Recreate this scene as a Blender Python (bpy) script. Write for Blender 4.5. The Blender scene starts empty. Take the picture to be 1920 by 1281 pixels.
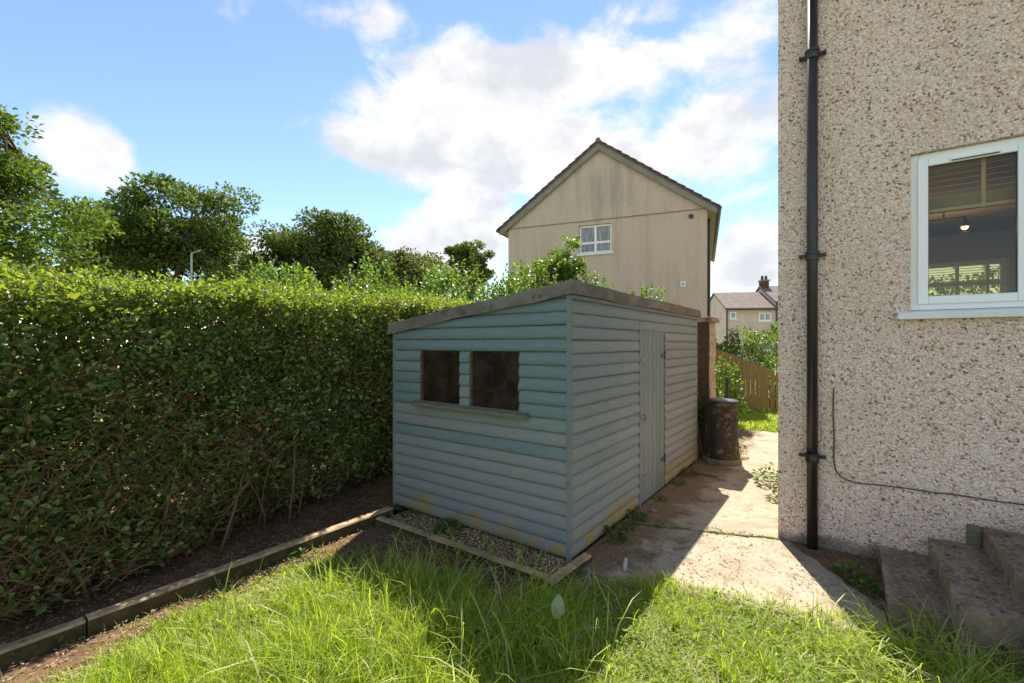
import bpy, bmesh, math, random
import numpy as np
from mathutils import Vector, Matrix

random.seed(7)
rng = np.random.default_rng(7)
sc = bpy.context.scene
col = sc.collection

# ------------------------------------------------------------------ camera
cam_d = bpy.data.cameras.new('camera')
cam = bpy.data.objects.new('camera', cam_d)
col.objects.link(cam)
cam_d.lens = 16.0
cam_d.sensor_width = 36.0
cam_d.sensor_fit = 'HORIZONTAL'
cam_d.shift_y = 0.0023
cam_d.clip_start = 0.05
cam_d.clip_end = 2000
cam.location = (0, 0, 1.65)
cam.rotation_euler = (math.radians(90), 0, math.radians(36))
sc.camera = cam

# ------------------------------------------------------------------ world, sun, exposure
SUN_DIR = Vector((-0.300, 0.665, 1.0)).normalized()      # towards the sun
SUN_EL = math.asin(SUN_DIR.z)
SUN_AZ = math.atan2(SUN_DIR.x, SUN_DIR.y)                # clockwise from +Y
sc.view_settings.view_transform = 'Standard'
sc.view_settings.look = 'None'
sc.view_settings.gamma = 1
sc.view_settings.use_curve_mapping = False
sc.view_settings.exposure = 2.33
sc.cycles.max_bounces = 5
sc.cycles.diffuse_bounces = 3
sc.cycles.glossy_bounces = 2
sc.cycles.transmission_bounces = 3
sc.cycles.transparent_max_bounces = 6

world = bpy.data.worlds.new('World')
sc.world = world
world.use_nodes = True
wt = world.node_tree
for n in list(wt.nodes):
    wt.nodes.remove(n)


class NT:
    """tiny helper for node trees"""
    def __init__(self, tree):
        self.t = tree

    def n(self, kind, **kw):
        nd = self.t.nodes.new(kind)
        for k, v in kw.items():
            if k.startswith('i_'):
                key = k[2:]
                nd.inputs[int(key) if key.isdigit() else key.replace('_', ' ')].default_value = v
            else:
                setattr(nd, k, v)
        return nd

    def l(self, a, b):
        self.t.links.new(a, b)

    def val(self, sock, v):
        if hasattr(v, 'is_output'):
            self.l(v, sock)
        else:
            sock.default_value = v

    def math(self, op, a, b=0.0, c=0.0, clamp=False):
        nd = self.n('ShaderNodeMath', operation=op, use_clamp=clamp)
        self.val(nd.inputs[0], a)
        self.val(nd.inputs[1], b)
        self.val(nd.inputs[2], c)
        return nd.outputs[0]

    def mix(self, fac, a, b, blend='MIX'):
        nd = self.n('ShaderNodeMix', data_type='RGBA', blend_type=blend)
        self.val(nd.inputs[0], fac)
        for s, v in ((nd.inputs[6], a), (nd.inputs[7], b)):
            if hasattr(v, 'is_output'):
                self.l(v, s)
            else:
                s.default_value = (v[0], v[1], v[2], 1)
        return nd.outputs[2]

    def noise(self, vec=None, scale=5, detail=4, rough=0.55, dist=0.0):
        nd = self.n('ShaderNodeTexNoise')
        nd.inputs['Scale'].default_value = scale
        nd.inputs['Detail'].default_value = detail
        nd.inputs['Roughness'].default_value = rough
        nd.inputs['Distortion'].default_value = dist
        if vec is not None:
            self.l(vec, nd.inputs['Vector'])
        return nd.outputs['Fac']

    def smooth(self, x, lo, hi, a=0.0, b=1.0):
        nd = self.n('ShaderNodeMapRange', interpolation_type='SMOOTHSTEP')
        self.val(nd.inputs[0], x)
        for i, v in enumerate((lo, hi, a, b)):
            nd.inputs[i + 1].default_value = v
        return nd.outputs[0]

    def ramp(self, fac, stops, interp='LINEAR'):
        nd = self.n('ShaderNodeValToRGB')
        nd.color_ramp.interpolation = interp
        e = nd.color_ramp.elements
        while len(e) < len(stops):
            e.new(0.5)
        for k, (p, c) in enumerate(stops):
            e[k].position = p
            e[k].color = (c[0], c[1], c[2], 1)
        self.l(fac, nd.inputs[0])
        return nd.outputs[0]

    def coords(self, scale=(1, 1, 1), kind='Object', rot=(0, 0, 0)):
        tc = self.n('ShaderNodeTexCoord')
        mp = self.n('ShaderNodeMapping')
        mp.inputs['Scale'].default_value = scale
        mp.inputs['Rotation'].default_value = rot
        self.l(tc.outputs[kind], mp.inputs['Vector'])
        return mp.outputs[0]


w = NT(wt)
sky = w.n('ShaderNodeTexSky', sky_type='NISHITA', sun_disc=False)
sky.sun_elevation = SUN_EL
sky.sun_rotation = SUN_AZ
sky.altitude = 50
sky.air_density = 1.0
sky.dust_density = 0.0
sky.ozone_density = 2.2
hsv = w.n('ShaderNodeHueSaturation')
hsv.inputs['Hue'].default_value = 0.503
hsv.inputs['Saturation'].default_value = 1.0
hsv.inputs['Value'].default_value = 0.335
w.l(sky.outputs[0], hsv.inputs['Color'])
tcw = w.n('ShaderNodeTexCoord')
dirv = tcw.outputs['Generated']
sep = w.n('ShaderNodeSeparateXYZ')
w.l(dirv, sep.inputs[0])
az = w.math('MULTIPLY', w.math('ARCTAN2', sep.outputs[0], sep.outputs[1]), 57.29578)
el = w.math('MULTIPLY', w.math('ARCSINE', sep.outputs[2]), 57.29578)
# the cumulus banks of that day: azimuth, elevation, half width, half height, weight (degrees)
BANKS = [(-33, 30.0, 22, 5.2, 1.0), (-43, 27.0, 15, 5.4, 1.0), (-54, 23.0, 8, 3.4, 0.8), (-31, 23.0, 22, 7.0, 0.95),
         (-14, 22.0, 11, 7.0, 0.9), (-44.0, 11.5, 7.5, 6.0, 1.15), (-79.0, 17.4, 3.8, 3.6, 1.05),
         (-57, 34.0, 11, 2.6, 0.55), (-8.7, 9.0, 5, 5.5, 0.9), (-63.8, 10.0, 5, 4.0, 0.75),
         (-19.5, 34.4, 4, 1.8, 0.5), (-30, 13, 14, 4, 0.5),
         (30, 24, 24, 9, 0.95), (75, 17, 22, 8, 0.9), (125, 28, 26, 10, 0.95), (180, 20, 24, 8, 0.9),
         (-150, 26, 26, 9, 0.95), (-112, 30, 14, 5, 0.8), (60, 48, 24, 8, 0.8), (150, 52, 30, 9, 0.8), (-120, 55, 26, 8, 0.7)]
def ang_vec(a_):
    cv = w.n('ShaderNodeCombineXYZ')
    w.l(a_, cv.inputs[0])
    w.l(el, cv.inputs[1])
    return cv.outputs[0]


vec_a = ang_vec(az)
vec_b = ang_vec(w.math('WRAP', az, 360.0, 0.0))
bank = None
for (a0, e0, sa, se, wgt) in BANKS:
    v_ = vec_a
    if abs(a0) > 100:
        v_, a0 = vec_b, a0 % 360
    ma = w.n('ShaderNodeVectorMath', operation='MULTIPLY_ADD')
    w.l(v_, ma.inputs[0])
    ma.inputs[1].default_value = (1 / sa, 1 / se, 0)
    ma.inputs[2].default_value = (-a0 / sa, -e0 / se, 0)
    ln = w.n('ShaderNodeVectorMath', operation='LENGTH')
    w.l(ma.outputs[0], ln.inputs[0])
    b = w.math('MULTIPLY_ADD', ln.outputs['Value'], -wgt, 1.25 * wgt)
    bank = b if bank is None else w.math('MAXIMUM', bank, b)
mpw = w.n('ShaderNodeMapping')
mpw.inputs['Scale'].default_value = (1, 1, 1.5)
w.l(dirv, mpw.inputs['Vector'])
n1 = w.noise(mpw.outputs[0], 5.0, 7, 0.60, 0.25)
n2 = w.noise(mpw.outputs[0], 4.3, 5, 0.6, 0.0)
dens = w.math('ADD', w.math('MAXIMUM', bank, -0.6), w.math('MULTIPLY', w.math('SUBTRACT', n1, 0.5), 2.7))
alpha = w.smooth(dens, 0.08, 0.62)
alpha = w.math('MULTIPLY', alpha, w.smooth(n2, 0.22, 0.5, 0.82, 0.97))
thick = w.smooth(dens, 0.35, 1.9)
ccol = w.mix(thick, (1.58, 1.565, 1.55), (1.45, 1.445, 1.45))
ccol = w.mix(w.smooth(n2, 0.44, 0.62), ccol, (1.16, 1.185, 1.25))
skyc = w.mix(alpha, hsv.outputs[0], ccol)
bg = w.n('ShaderNodeBackground')
bg.inputs['Strength'].default_value = 0.135
w.l(skyc, bg.inputs['Color'])
wo = w.n('ShaderNodeOutputWorld')
w.l(bg.outputs[0], wo.inputs['Surface'])

sun_d = bpy.data.lights.new('sun', 'SUN')
sun_d.energy = 2.1
sun_d.angle = math.radians(0.53)
sun_d.color = (1.0, 0.93, 0.82)
sun = bpy.data.objects.new('sun', sun_d)
col.objects.link(sun)
sun.rotation_euler = (-SUN_DIR).to_track_quat('-Z', 'Y').to_euler()
sun.location = (-6, 16, 20)


# ------------------------------------------------------------------ material helpers
def new_mat(name):
    m = bpy.data.materials.new(name)
    m.use_nodes = True
    t = NT(m.node_tree)
    p = m.node_tree.nodes['Principled BSDF']
    return m, t, p


def bump(t, p, height, strength=0.3, dist=0.01):
    b = t.n('ShaderNodeBump')
    b.inputs['Strength'].default_value = strength
    b.inputs['Distance'].default_value = dist
    t.l(height, b.inputs['Height'])
    t.l(b.outputs[0], p.inputs['Normal'])


def mottled(name, c1, c2, scale=6, c3=None, rough=0.8, bscale=60, bstr=0.3, bdist=0.004, spec=0.3, stretch=(1, 1, 1), detail=6):
    m, t, p = new_mat(name)
    v = t.coords(stretch)
    c = t.mix(t.smooth(t.noise(v, scale, detail), 0.35, 0.65), c1, c2)
    if c3:
        c = t.mix(t.smooth(t.noise(v, scale * 2.7, 5), 0.55, 0.72), c, c3)
    t.l(c, p.inputs['Base Color'])
    p.inputs['Roughness'].default_value = rough
    p.inputs['Specular IOR Level'].default_value = spec
    bump(t, p, t.noise(v, bscale, 4), bstr, bdist)
    return m


def leaf_mat(name, c1, c2, c3, transl=0.45, rough=0.42, spec=0.4, tcol=None):
    m, t, p = new_mat(name)
    g = t.n('ShaderNodeNewGeometry')
    c = t.ramp(g.outputs['Random Per Island'], [(0.0, c1), (0.55, c2), (1.0, c3)])
    t.l(c, p.inputs['Base Color'])
    p.inputs['Roughness'].default_value = rough
    p.inputs['Specular IOR Level'].default_value = spec
    tr = t.n('ShaderNodeBsdfTranslucent')
    tc = t.mix(1.0, c, tcol or (1.7, 1.75, 0.7), 'MULTIPLY')
    t.l(tc, tr.inputs['Color'])
    mx = t.n('ShaderNodeMixShader')
    mx.inputs[0].default_value = transl
    t.l(p.outputs[0], mx.inputs[1])
    t.l(tr.outputs[0], mx.inputs[2])
    out = m.node_tree.nodes['Material Output']
    t.l(mx.outputs[0], out.inputs['Surface'])
    return m


M = {}


def painted_boards(name, teal, grey, fade, stain=True):
    """old paint on shiplap: brush fade, grain, knots and ochre lichen low down"""
    m, t, p = new_mat(name)
    oi = t.n('ShaderNodeObjectInfo')
    tc = t.n('ShaderNodeTexCoord')
    pos = t.n('ShaderNodeNewGeometry').outputs['Position']
    off = t.n('ShaderNodeVectorMath', operation='SCALE')
    comb = t.n('ShaderNodeCombineXYZ')
    t.l(oi.outputs['Random'], comb.inputs[0])
    t.l(oi.outputs['Random'], comb.inputs[2])
    t.l(comb.outputs[0], off.inputs[0])
    off.inputs['Scale'].default_value = 37.0
    add = t.n('ShaderNodeVectorMath', operation='ADD')
    t.l(pos, add.inputs[0])
    t.l(off.outputs[0], add.inputs[1])
    mp = t.n('ShaderNodeMapping')
    mp.inputs['Scale'].default_value = (2.0, 2.0, 60.0)
    t.l(add.outputs[0], mp.inputs['Vector'])
    grain = t.noise(mp.outputs[0], 3.0, 6, 0.6)
    patch = t.noise(pos, 1.6, 5, 0.6)
    bvar = t.math('MULTIPLY', t.math('SUBTRACT', oi.outputs['Random'], 0.5), 0.5)
    sz = t.n('ShaderNodeSeparateXYZ')
    t.l(pos, sz.inputs[0])
    age = t.smooth(sz.outputs[2], 0.3, 1.7, 0.22, -0.22)      # the paint has worn paler lower down
    f = t.smooth(t.math('ADD', t.math('ADD', t.math('ADD', patch, bvar), fade), age), 0.25, 0.75)
    c = t.mix(f, teal, grey)
    c = t.mix(t.math('MULTIPLY', t.smooth(grain, 0.54, 0.68), 0.55), c, (0.34, 0.32, 0.26))
    c = t.mix(t.math('MULTIPLY', t.smooth(grain, 0.45, 0.30), 0.42), c, (0.075, 0.095, 0.09))
    # knots
    vo = t.n('ShaderNodeTexVoronoi')
    mk = t.n('ShaderNodeMapping')
    mk.inputs['Scale'].default_value = (3.2, 3.2, 5.5)
    t.l(add.outputs[0], mk.inputs['Vector'])
    t.l(mk.outputs[0], vo.inputs['Vector'])
    vo.inputs['Scale'].default_value = 1.0
    c = t.mix(t.smooth(vo.outputs['Distance'], 0.085, 0.03, 0.0, 0.6), c, (0.085, 0.10, 0.095))
    if stain:
        sp = t.n('ShaderNodeSeparateXYZ')
        t.l(pos, sp.inputs[0])
        ms = t.n('ShaderNodeMapping')
        ms.inputs['Scale'].default_value = (5.5, 5.5, 3.2)
        ms.inputs['Location'].default_value = (1.3, 0.4, 0.0)
        t.l(pos, ms.inputs['Vector'])
        ns = t.noise(ms.outputs[0], 1.0, 8, 0.72)
        low = t.smooth(sp.outputs[2], 0.05, 0.62, 0.30, -0.12)
        st = t.smooth(t.math('ADD', ns, low), 0.74, 0.84)
        c = t.mix(t.math('MULTIPLY', st, 0.8), c, (0.34, 0.25, 0.06))
        bs = t.smooth(t.math('ADD', t.noise(pos, 2.3, 5), t.smooth(sp.outputs[2], 0.0, 0.35, 0.25, -0.2)), 0.62, 0.9)
        c = t.mix(t.math('MULTIPLY', bs, 0.5), c, (0.16, 0.15, 0.09))
    t.l(c, p.inputs['Base Color'])
    p.inputs['Roughness'].default_value = 0.72
    p.inputs['Specular IOR Level'].default_value = 0.3
    bump(t, p, grain, 0.35, 0.003)
    return m


M['front_paint'] = painted_boards('faded teal shed paint', (0.150, 0.208, 0.208), (0.242, 0.252, 0.238), 0.0)
M['side_paint'] = painted_boards('weathered grey shed paint', (0.195, 0.226, 0.222), (0.250, 0.266, 0.255), 0.0)
M['trim_paint'] = painted_boards('teal shed trim paint', (0.160, 0.205, 0.200), (0.205, 0.232, 0.220), -0.1, False)
M['felt'] = mottled('mineral roof felt', (0.125, 0.110, 0.090), (0.19, 0.168, 0.138), 5, (0.07, 0.068, 0.055), 0.92, 260, 0.6, 0.004)
M['sill_wood'] = mottled('mossy bare wood', (0.20, 0.17, 0.09), (0.12, 0.13, 0.09), 9, (0.26, 0.24, 0.16), 0.8, 40, 0.3, 0.004, stretch=(1, 6, 6))
M['jamb_wood'] = mottled('brown bare wood', (0.10, 0.065, 0.035), (0.06, 0.04, 0.025), 12, None, 0.7)
M['metal_rust'] = mottled('rusty galvanised metal', (0.30, 0.27, 0.24), (0.16, 0.10, 0.06), 40, None, 0.5, spec=0.5)
M['dark_gap'] = mottled('dark gap strip', (0.03, 0.028, 0.025), (0.05, 0.045, 0.04), 10)  # near-black colour standing in for the shade inside a gap


def dirty_pane():
    m, t, p = new_mat('grimy brown window board')
    v = t.coords()
    c = t.mix(t.smooth(t.noise(v, 5, 6), 0.4, 0.7), (0.020, 0.013, 0.009), (0.045, 0.032, 0.022))
    c = t.mix(t.smooth(t.noise(v, 7, 6, 0.65), 0.60, 0.78, 0.0, 0.3), c, (0.12, 0.115, 0.10))
    t.l(c, p.inputs['Base Color'])
    t.l(t.smooth(t.noise(v, 9, 6), 0.35, 0.7, 0.10, 0.45), p.inputs['Roughness'])
    p.inputs['Specular IOR Level'].default_value = 0.35
    bump(t, p, t.noise(v, 14, 5), 0.15, 0.003)
    return m


M['dirty_pane'] = dirty_pane()


def roughcast():
    m, t, p = new_mat('dry dash roughcast')
    tc = t.n('ShaderNodeTexCoord')
    warp = t.n('ShaderNodeTexNoise')
    warp.inputs['Scale'].default_value = 30
    t.l(tc.outputs['Object'], warp.inputs['Vector'])
    ad = t.n('ShaderNodeVectorMath', operation='MULTIPLY_ADD')
    t.l(warp.outputs['Color'], ad.inputs[0])
    ad.inputs[1].default_value = (0.022, 0.022, 0.022)
    t.l(tc.outputs['Object'], ad.inputs[2])
    vo = t.n('ShaderNodeTexVoronoi')
    vo.inputs['Scale'].default_value = 74
    vo.inputs['Randomness'].default_value = 1.0
    t.l(ad.outputs[0], vo.inputs['Vector'])
    vs = t.n('ShaderNodeSeparateColor')
    t.l(vo.outputs['Color'], vs.inputs[0])
    c = t.ramp(vs.outputs[0], [(0.0, (0.88, 0.68, 0.56)), (0.25, (0.93, 0.76, 0.66)), (0.48, (0.84, 0.63, 0.51)),
                               (0.66, (0.95, 0.83, 0.75)), (0.77, (0.80, 0.53, 0.39)), (0.88, (0.54, 0.34, 0.23)), (0.95, (0.22, 0.175, 0.15))], 'CONSTANT')
    c = t.mix(t.smooth(vo.outputs['Distance'], 0.42, 0.68, 0.0, 0.4), c, (0.36, 0.27, 0.20))
    big = t.noise(tc.outputs['Object'], 1.1, 4)
    c = t.mix(t.smooth(big, 0.45, 0.75, 0.0, 0.30), c, (0.55, 0.42, 0.29))
    c = t.mix(t.smooth(t.noise(tc.outputs['Object'], 9, 5, 0.7), 0.50, 0.72, 0.0, 0.22), c, (0.45, 0.32, 0.22))
    # grime splashed along the foot of the wall
    sp = t.n('ShaderNodeSeparateXYZ')
    t.l(t.n('ShaderNodeNewGeometry').outputs['Position'], sp.inputs[0])
    g = t.math('ADD', t.noise(tc.outputs['Object'], 5, 5), t.smooth(sp.outputs[2], 0.0, 0.22, 0.35, -0.25))
    c = t.mix(t.smooth(g, 0.55, 0.85, 0.0, 0.75), c, (0.10, 0.095, 0.06))
    t.l(c, p.inputs['Base Color'])
    p.inputs['Roughness'].default_value = 0.85
    p.inputs['Specular IOR Level'].default_value = 0.25
    h = t.math('SUBTRACT', 1.0, vo.outputs['Distance'])
    bump(t, p, h, 0.9, 0.012)
    return m


M['roughcast'] = roughcast()


def old_render():
    m, t, p = new_mat('stained cream render')
    tc = t.n('ShaderNodeTexCoord')
    o = tc.outputs['Object']
    mp = t.n('ShaderNodeMapping')
    mp.inputs['Scale'].default_value = (3.2, 3.2, 0.35)
    t.l(o, mp.inputs['Vector'])
    streak = t.noise(mp.outputs[0], 1.0, 6, 0.65)
    blot = t.noise(o, 0.55, 5, 0.6)
    fine = t.noise(o, 16, 4)
    c = t.mix(t.smooth(t.math('ADD', streak, t.math('MULTIPLY', blot, 0.6)), 0.72, 1.0, 0.0, 0.55), (0.60, 0.495, 0.385), (0.44, 0.345, 0.255))
    c = t.mix(t.smooth(fine, 0.42, 0.66, 0.0, 0.35), c, (0.46, 0.35, 0.245))
    # soot streaks below the peak of the gable
    sp = t.n('ShaderNodeSeparateXYZ')
    t.l(o, sp.inputs[0])
    cx_ = t.smooth(t.math('ABSOLUTE', t.math('ADD', sp.outputs[0], 3.1)), 0.2, 1.9, 0.28, -0.2)
    cz_ = t.smooth(t.math('ABSOLUTE', t.math('SUBTRACT', sp.outputs[2], 6.7)), 0.2, 1.5, 0.1, -0.3)
    s2 = t.smooth(t.math('ADD', t.math('ADD', streak, cx_), cz_), 0.6, 1.0, 0.0, 0.45)
    c = t.mix(s2, c, (0.32, 0.26, 0.20))
    t.l(c, p.inputs['Base Color'])
    p.inputs['Roughness'].default_value = 0.9
    bump(t, p, t.noise(o, 45, 4), 0.6, 0.015)
    return m


M['old_render'] = old_render()
M['far_render'] = mottled('pale harled far wall', (0.66, 0.53, 0.43), (0.56, 0.45, 0.37), 1.2, None, 0.9)
M['barge'] = mottled('grey green bargeboard paint', (0.22, 0.21, 0.165), (0.27, 0.255, 0.20), 3, None, 0.7)
M['tile'] = mottled('brown concrete roof tile', (0.15, 0.108, 0.095), (0.20, 0.15, 0.13), 3, (0.08, 0.075, 0.06), 0.85, 30, 0.3, 0.01)
M['upvc'] = mottled('white plastic window frame', (0.86, 0.86, 0.85), (0.88, 0.88, 0.87), 3, None, 0.32, 20, 0.03, 0.001, 0.5)
M['white_sill'] = mottled('white painted sill', (0.74, 0.75, 0.75), (0.80, 0.80, 0.79), 4, None, 0.5)
M['black_plastic'] = mottled('dark brown downpipe paint', (0.022, 0.016, 0.014), (0.035, 0.026, 0.022), 6, None, 0.38, 60, 0.08, 0.002, 0.5)
M['cable'] = mottled('grey black cable', (0.05, 0.045, 0.045), (0.07, 0.065, 0.06), 10, None, 0.6)
M['plaster'] = mottled('cream room plaster', (0.36, 0.28, 0.15), (0.40, 0.31, 0.17), 2, None, 0.8)
M['room_floor'] = mottled('oak room floor', (0.20, 0.12, 0.06), (0.16, 0.10, 0.05), 3, None, 0.5)
M['blind'] = mottled('cream blind slat', (0.78, 0.77, 0.70), (0.82, 0.80, 0.72), 3, None, 0.5)
M['dark_metal'] = mottled('dark metal', (0.03, 0.028, 0.026), (0.05, 0.045, 0.04), 9, None, 0.4, spec=0.5)
M['brick'] = mottled('red brown brick', (0.115, 0.062, 0.038), (0.075, 0.045, 0.028), 12, (0.045, 0.034, 0.022), 0.9, 60, 0.5, 0.006)
M['mortar'] = mottled('lime mortar', (0.30, 0.26, 0.20), (0.20, 0.17, 0.13), 14, None, 0.95)
M['pier_mortar'] = mottled('dark pier mortar', (0.13, 0.10, 0.075), (0.08, 0.062, 0.045), 14, None, 0.95)  # darker mortar used on the pier alone
M['stone'] = mottled('patchy sand render', (0.50, 0.41, 0.29), (0.30, 0.225, 0.15), 13, (0.16, 0.10, 0.06), 0.9, 50, 0.5, 0.006)
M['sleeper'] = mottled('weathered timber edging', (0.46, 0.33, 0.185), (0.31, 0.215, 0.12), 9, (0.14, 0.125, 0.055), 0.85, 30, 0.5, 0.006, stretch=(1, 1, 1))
M['sleeper_side'] = mottled('dark timber side', (0.10, 0.072, 0.032), (0.055, 0.044, 0.020), 9, (0.17, 0.12, 0.06), 0.9, 30, 0.5, 0.006)  # darker timber colour for the sides and ends
M['fence_wood'] = mottled('green tinged fence timber', (0.34, 0.235, 0.075), (0.26, 0.19, 0.065), 3, (0.20, 0.17, 0.07), 0.8, 20, 0.3, 0.004, stretch=(6, 6, 1))
M['bark'] = mottled('tree bark', (0.075, 0.055, 0.038), (0.12, 0.09, 0.06), 8, None, 0.9, 30, 0.6, 0.02)
M['twig'] = mottled('hedge twig bark', (0.18, 0.11, 0.052), (0.12, 0.072, 0.035), 10, (0.25, 0.165, 0.085), 0.85)
M['white_paint'] = mottled('flaking white peg paint', (0.60, 0.56, 0.58), (0.45, 0.40, 0.40), 30, None, 0.6)
M['blue_plastic'] = mottled('blue plastic', (0.02, 0.20, 0.50), (0.03, 0.24, 0.55), 20, None, 0.4)
M['galv'] = mottled('galvanised lamp column', (0.40, 0.41, 0.39), (0.46, 0.47, 0.44), 5, None, 0.5)


def glass_mat():
    m, t, p = new_mat('clear window glass')
    m.node_tree.nodes.remove(p)
    tr = t.n('ShaderNodeBsdfTransparent')
    tr.inputs[0].default_value = (0.86, 0.80, 0.62, 1)
    gl = t.n('ShaderNodeBsdfGlossy')
    gl.inputs['Roughness'].default_value = 0.01
    fr = t.n('ShaderNodeFresnel')
    fr.inputs[0].default_value = 1.45
    mx = t.n('ShaderNodeMixShader')
    t.l(fr.outputs[0], mx.inputs[0])
    t.l(tr.outputs[0], mx.inputs[1])
    t.l(gl.outputs[0], mx.inputs[2])
    t.l(mx.outputs[0], m.node_tree.nodes['Material Output'].inputs['Surface'])
    return m


M['glass'] = glass_mat()


def far_glass():
    m, t, p = new_mat('net curtained far glass')
    v = t.coords((9, 9, 1))
    c = t.mix(t.smooth(t.noise(v, 2.0, 4), 0.35, 0.7), (0.16, 0.165, 0.17), (0.36, 0.37, 0.37))
    t.l(c, p.inputs['Base Color'])
    p.inputs['Roughness'].default_value = 0.08
    p.inputs['Specular IOR Level'].default_value = 0.6
    return m


M['far_glass'] = far_glass()


def concrete():
    m, t, p = new_mat('old concrete path')
    v = t.n('ShaderNodeNewGeometry').outputs['Position']
    c = t.mix(t.smooth(t.noise(v, 2.2, 6, 0.6), 0.35, 0.68), (0.46, 0.39, 0.285), (0.35, 0.285, 0.20))
    c = t.mix(t.smooth(t.noise(v, 7, 7, 0.7), 0.50, 0.66, 0.0, 0.75), c, (0.25, 0.185, 0.115))
    c = t.mix(t.smooth(t.noise(v, 2.6, 8, 0.75), 0.60, 0.70, 0.0, 0.6), c, (0.20, 0.18, 0.075))
    c = t.mix(t.smooth(t.noise(v, 60, 4, 0.7), 0.54, 0.68, 0.0, 0.55), c, (0.20, 0.15, 0.10))
    c = t.mix(t.smooth(t.noise(v, 90, 3, 0.6), 0.62, 0.72, 0.0, 0.6), c, (0.62, 0.55, 0.45))
    # dirt washed up beside the shed
    sp = t.n('ShaderNodeSeparateXYZ')
    t.l(v, sp.inputs[0])
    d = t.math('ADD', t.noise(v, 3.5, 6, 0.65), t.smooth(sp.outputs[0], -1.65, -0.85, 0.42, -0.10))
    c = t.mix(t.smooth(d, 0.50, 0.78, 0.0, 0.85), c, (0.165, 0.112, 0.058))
    t.l(c, p.inputs['Base Color'])
    p.inputs['Roughness'].default_value = 0.9
    p.inputs['Specular IOR Level'].default_value = 0.2
    hgt = t.math('ADD', t.noise(v, 70, 5, 0.7), t.math('MULTIPLY', t.noise(v, 9, 4), 1.5))
    bump(t, p, hgt, 0.7, 0.012)
    return m


M['concrete'] = concrete()
M['step'] = mottled('dark weathered step concrete', (0.36, 0.285, 0.20), (0.24, 0.18, 0.115), 6, (0.075, 0.052, 0.03), 0.92, 90, 0.9, 0.010, detail=9)
M['soil'] = mottled('dark hedge soil', (0.080, 0.042, 0.018), (0.130, 0.070, 0.030), 12, (0.20, 0.115, 0.052), 0.95, 50, 0.8, 0.02)
M['lawn_soil'] = mottled('mossy lawn soil', (0.12, 0.13, 0.035), (0.17, 0.13, 0.06), 2.2, (0.14, 0.17, 0.04), 0.95, 60, 0.8, 0.02)
M['bare_soil'] = mottled('bare brown earth', (0.115, 0.066, 0.033), (0.18, 0.108, 0.056), 9, (0.075, 0.045, 0.022), 0.95, 70, 0.8, 0.015)
M['field'] = mottled('rough grass field', (0.20, 0.215, 0.085), (0.24, 0.25, 0.11), 0.6, (0.24, 0.20, 0.13), 0.95, 20, 0.6, 0.05)

M['privet'] = leaf_mat('privet leaf', (0.044, 0.074, 0.018), (0.112, 0.168, 0.036), (0.275, 0.320, 0.095), 0.32, 0.40, 0.35)
M['privet_new'] = leaf_mat('privet new growth', (0.085, 0.135, 0.020), (0.150, 0.200, 0.028), (0.260, 0.280, 0.055), 0.50, 0.40, 0.4)
M['privet_dry'] = leaf_mat('dead hedge leaf', (0.16, 0.075, 0.03), (0.22, 0.11, 0.05), (0.30, 0.18, 0.09), 0.25, 0.6, 0.2, (1.3, 1.1, 0.8))
M['shrub'] = leaf_mat('light shrub leaf', (0.060, 0.115, 0.020), (0.105, 0.175, 0.030), (0.175, 0.240, 0.055), 0.50, 0.40, 0.4)
M['tree_dark'] = leaf_mat('dark tree leaf', (0.042, 0.070, 0.016), (0.082, 0.124, 0.026), (0.165, 0.195, 0.042), 0.32, 0.6, 0.15)
M['tree_mid'] = leaf_mat('green tree leaf', (0.050, 0.094, 0.018), (0.098, 0.156, 0.028), (0.180, 0.222, 0.044), 0.36, 0.6, 0.15)
M['tree_olive'] = leaf_mat('olive tree leaf', (0.060, 0.080, 0.028), (0.095, 0.115, 0.040), (0.150, 0.160, 0.060), 0.35, 0.6, 0.15)
M['grass'] = leaf_mat('lawn grass blade', (0.190, 0.290, 0.022), (0.325, 0.405, 0.042), (0.475, 0.500, 0.110), 0.50, 0.45, 0.35, (1.45, 1.55, 0.6))
M['straw'] = leaf_mat('pale straw blade', (0.34, 0.33, 0.15), (0.42, 0.40, 0.22), (0.50, 0.48, 0.33), 0.40, 0.5, 0.3, (1.2, 1.15, 0.8))
M['weed'] = leaf_mat('weed leaf', (0.050, 0.105, 0.018), (0.085, 0.155, 0.028), (0.140, 0.200, 0.045), 0.40, 0.45, 0.3)
M['clover'] = leaf_mat('clover leaf', (0.12, 0.21, 0.03), (0.19, 0.28, 0.045), (0.28, 0.35, 0.08), 0.45, 0.7, 0.1)
M['dock'] = leaf_mat('pale dock leaf', (0.24, 0.30, 0.17), (0.26, 0.32, 0.19), (0.28, 0.33, 0.20), 0.25, 0.40, 0.4)
M['litter'] = leaf_mat('dry litter', (0.16, 0.10, 0.055), (0.30, 0.21, 0.12), (0.50, 0.40, 0.26), 0.1, 0.8, 0.1, (1, 1, 1))


# ------------------------------------------------------------------ object helpers
def tag(o, label=None, cat=None, group=None, kind=None):
    if label:
        o['label'] = label
    if cat:
        o['category'] = cat
    if group:
        o['group'] = group
    if kind:
        o['kind'] = kind
    return o


def empty(name, loc=(0, 0, 0), rz=0.0):
    o = bpy.data.objects.new(name, None)
    o.empty_display_size = 0.1
    o.location = loc
    o.rotation_euler = (0, 0, rz)
    col.objects.link(o)
    return o


def link(name, mesh, parent=None, loc=(0, 0, 0), rot=(0, 0, 0), scale=(1, 1, 1)):
    o = bpy.data.objects.new(name, mesh)
    o.location = loc
    o.rotation_euler = rot
    o.scale = scale
    o.parent = parent
    col.objects.link(o)
    return o


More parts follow.
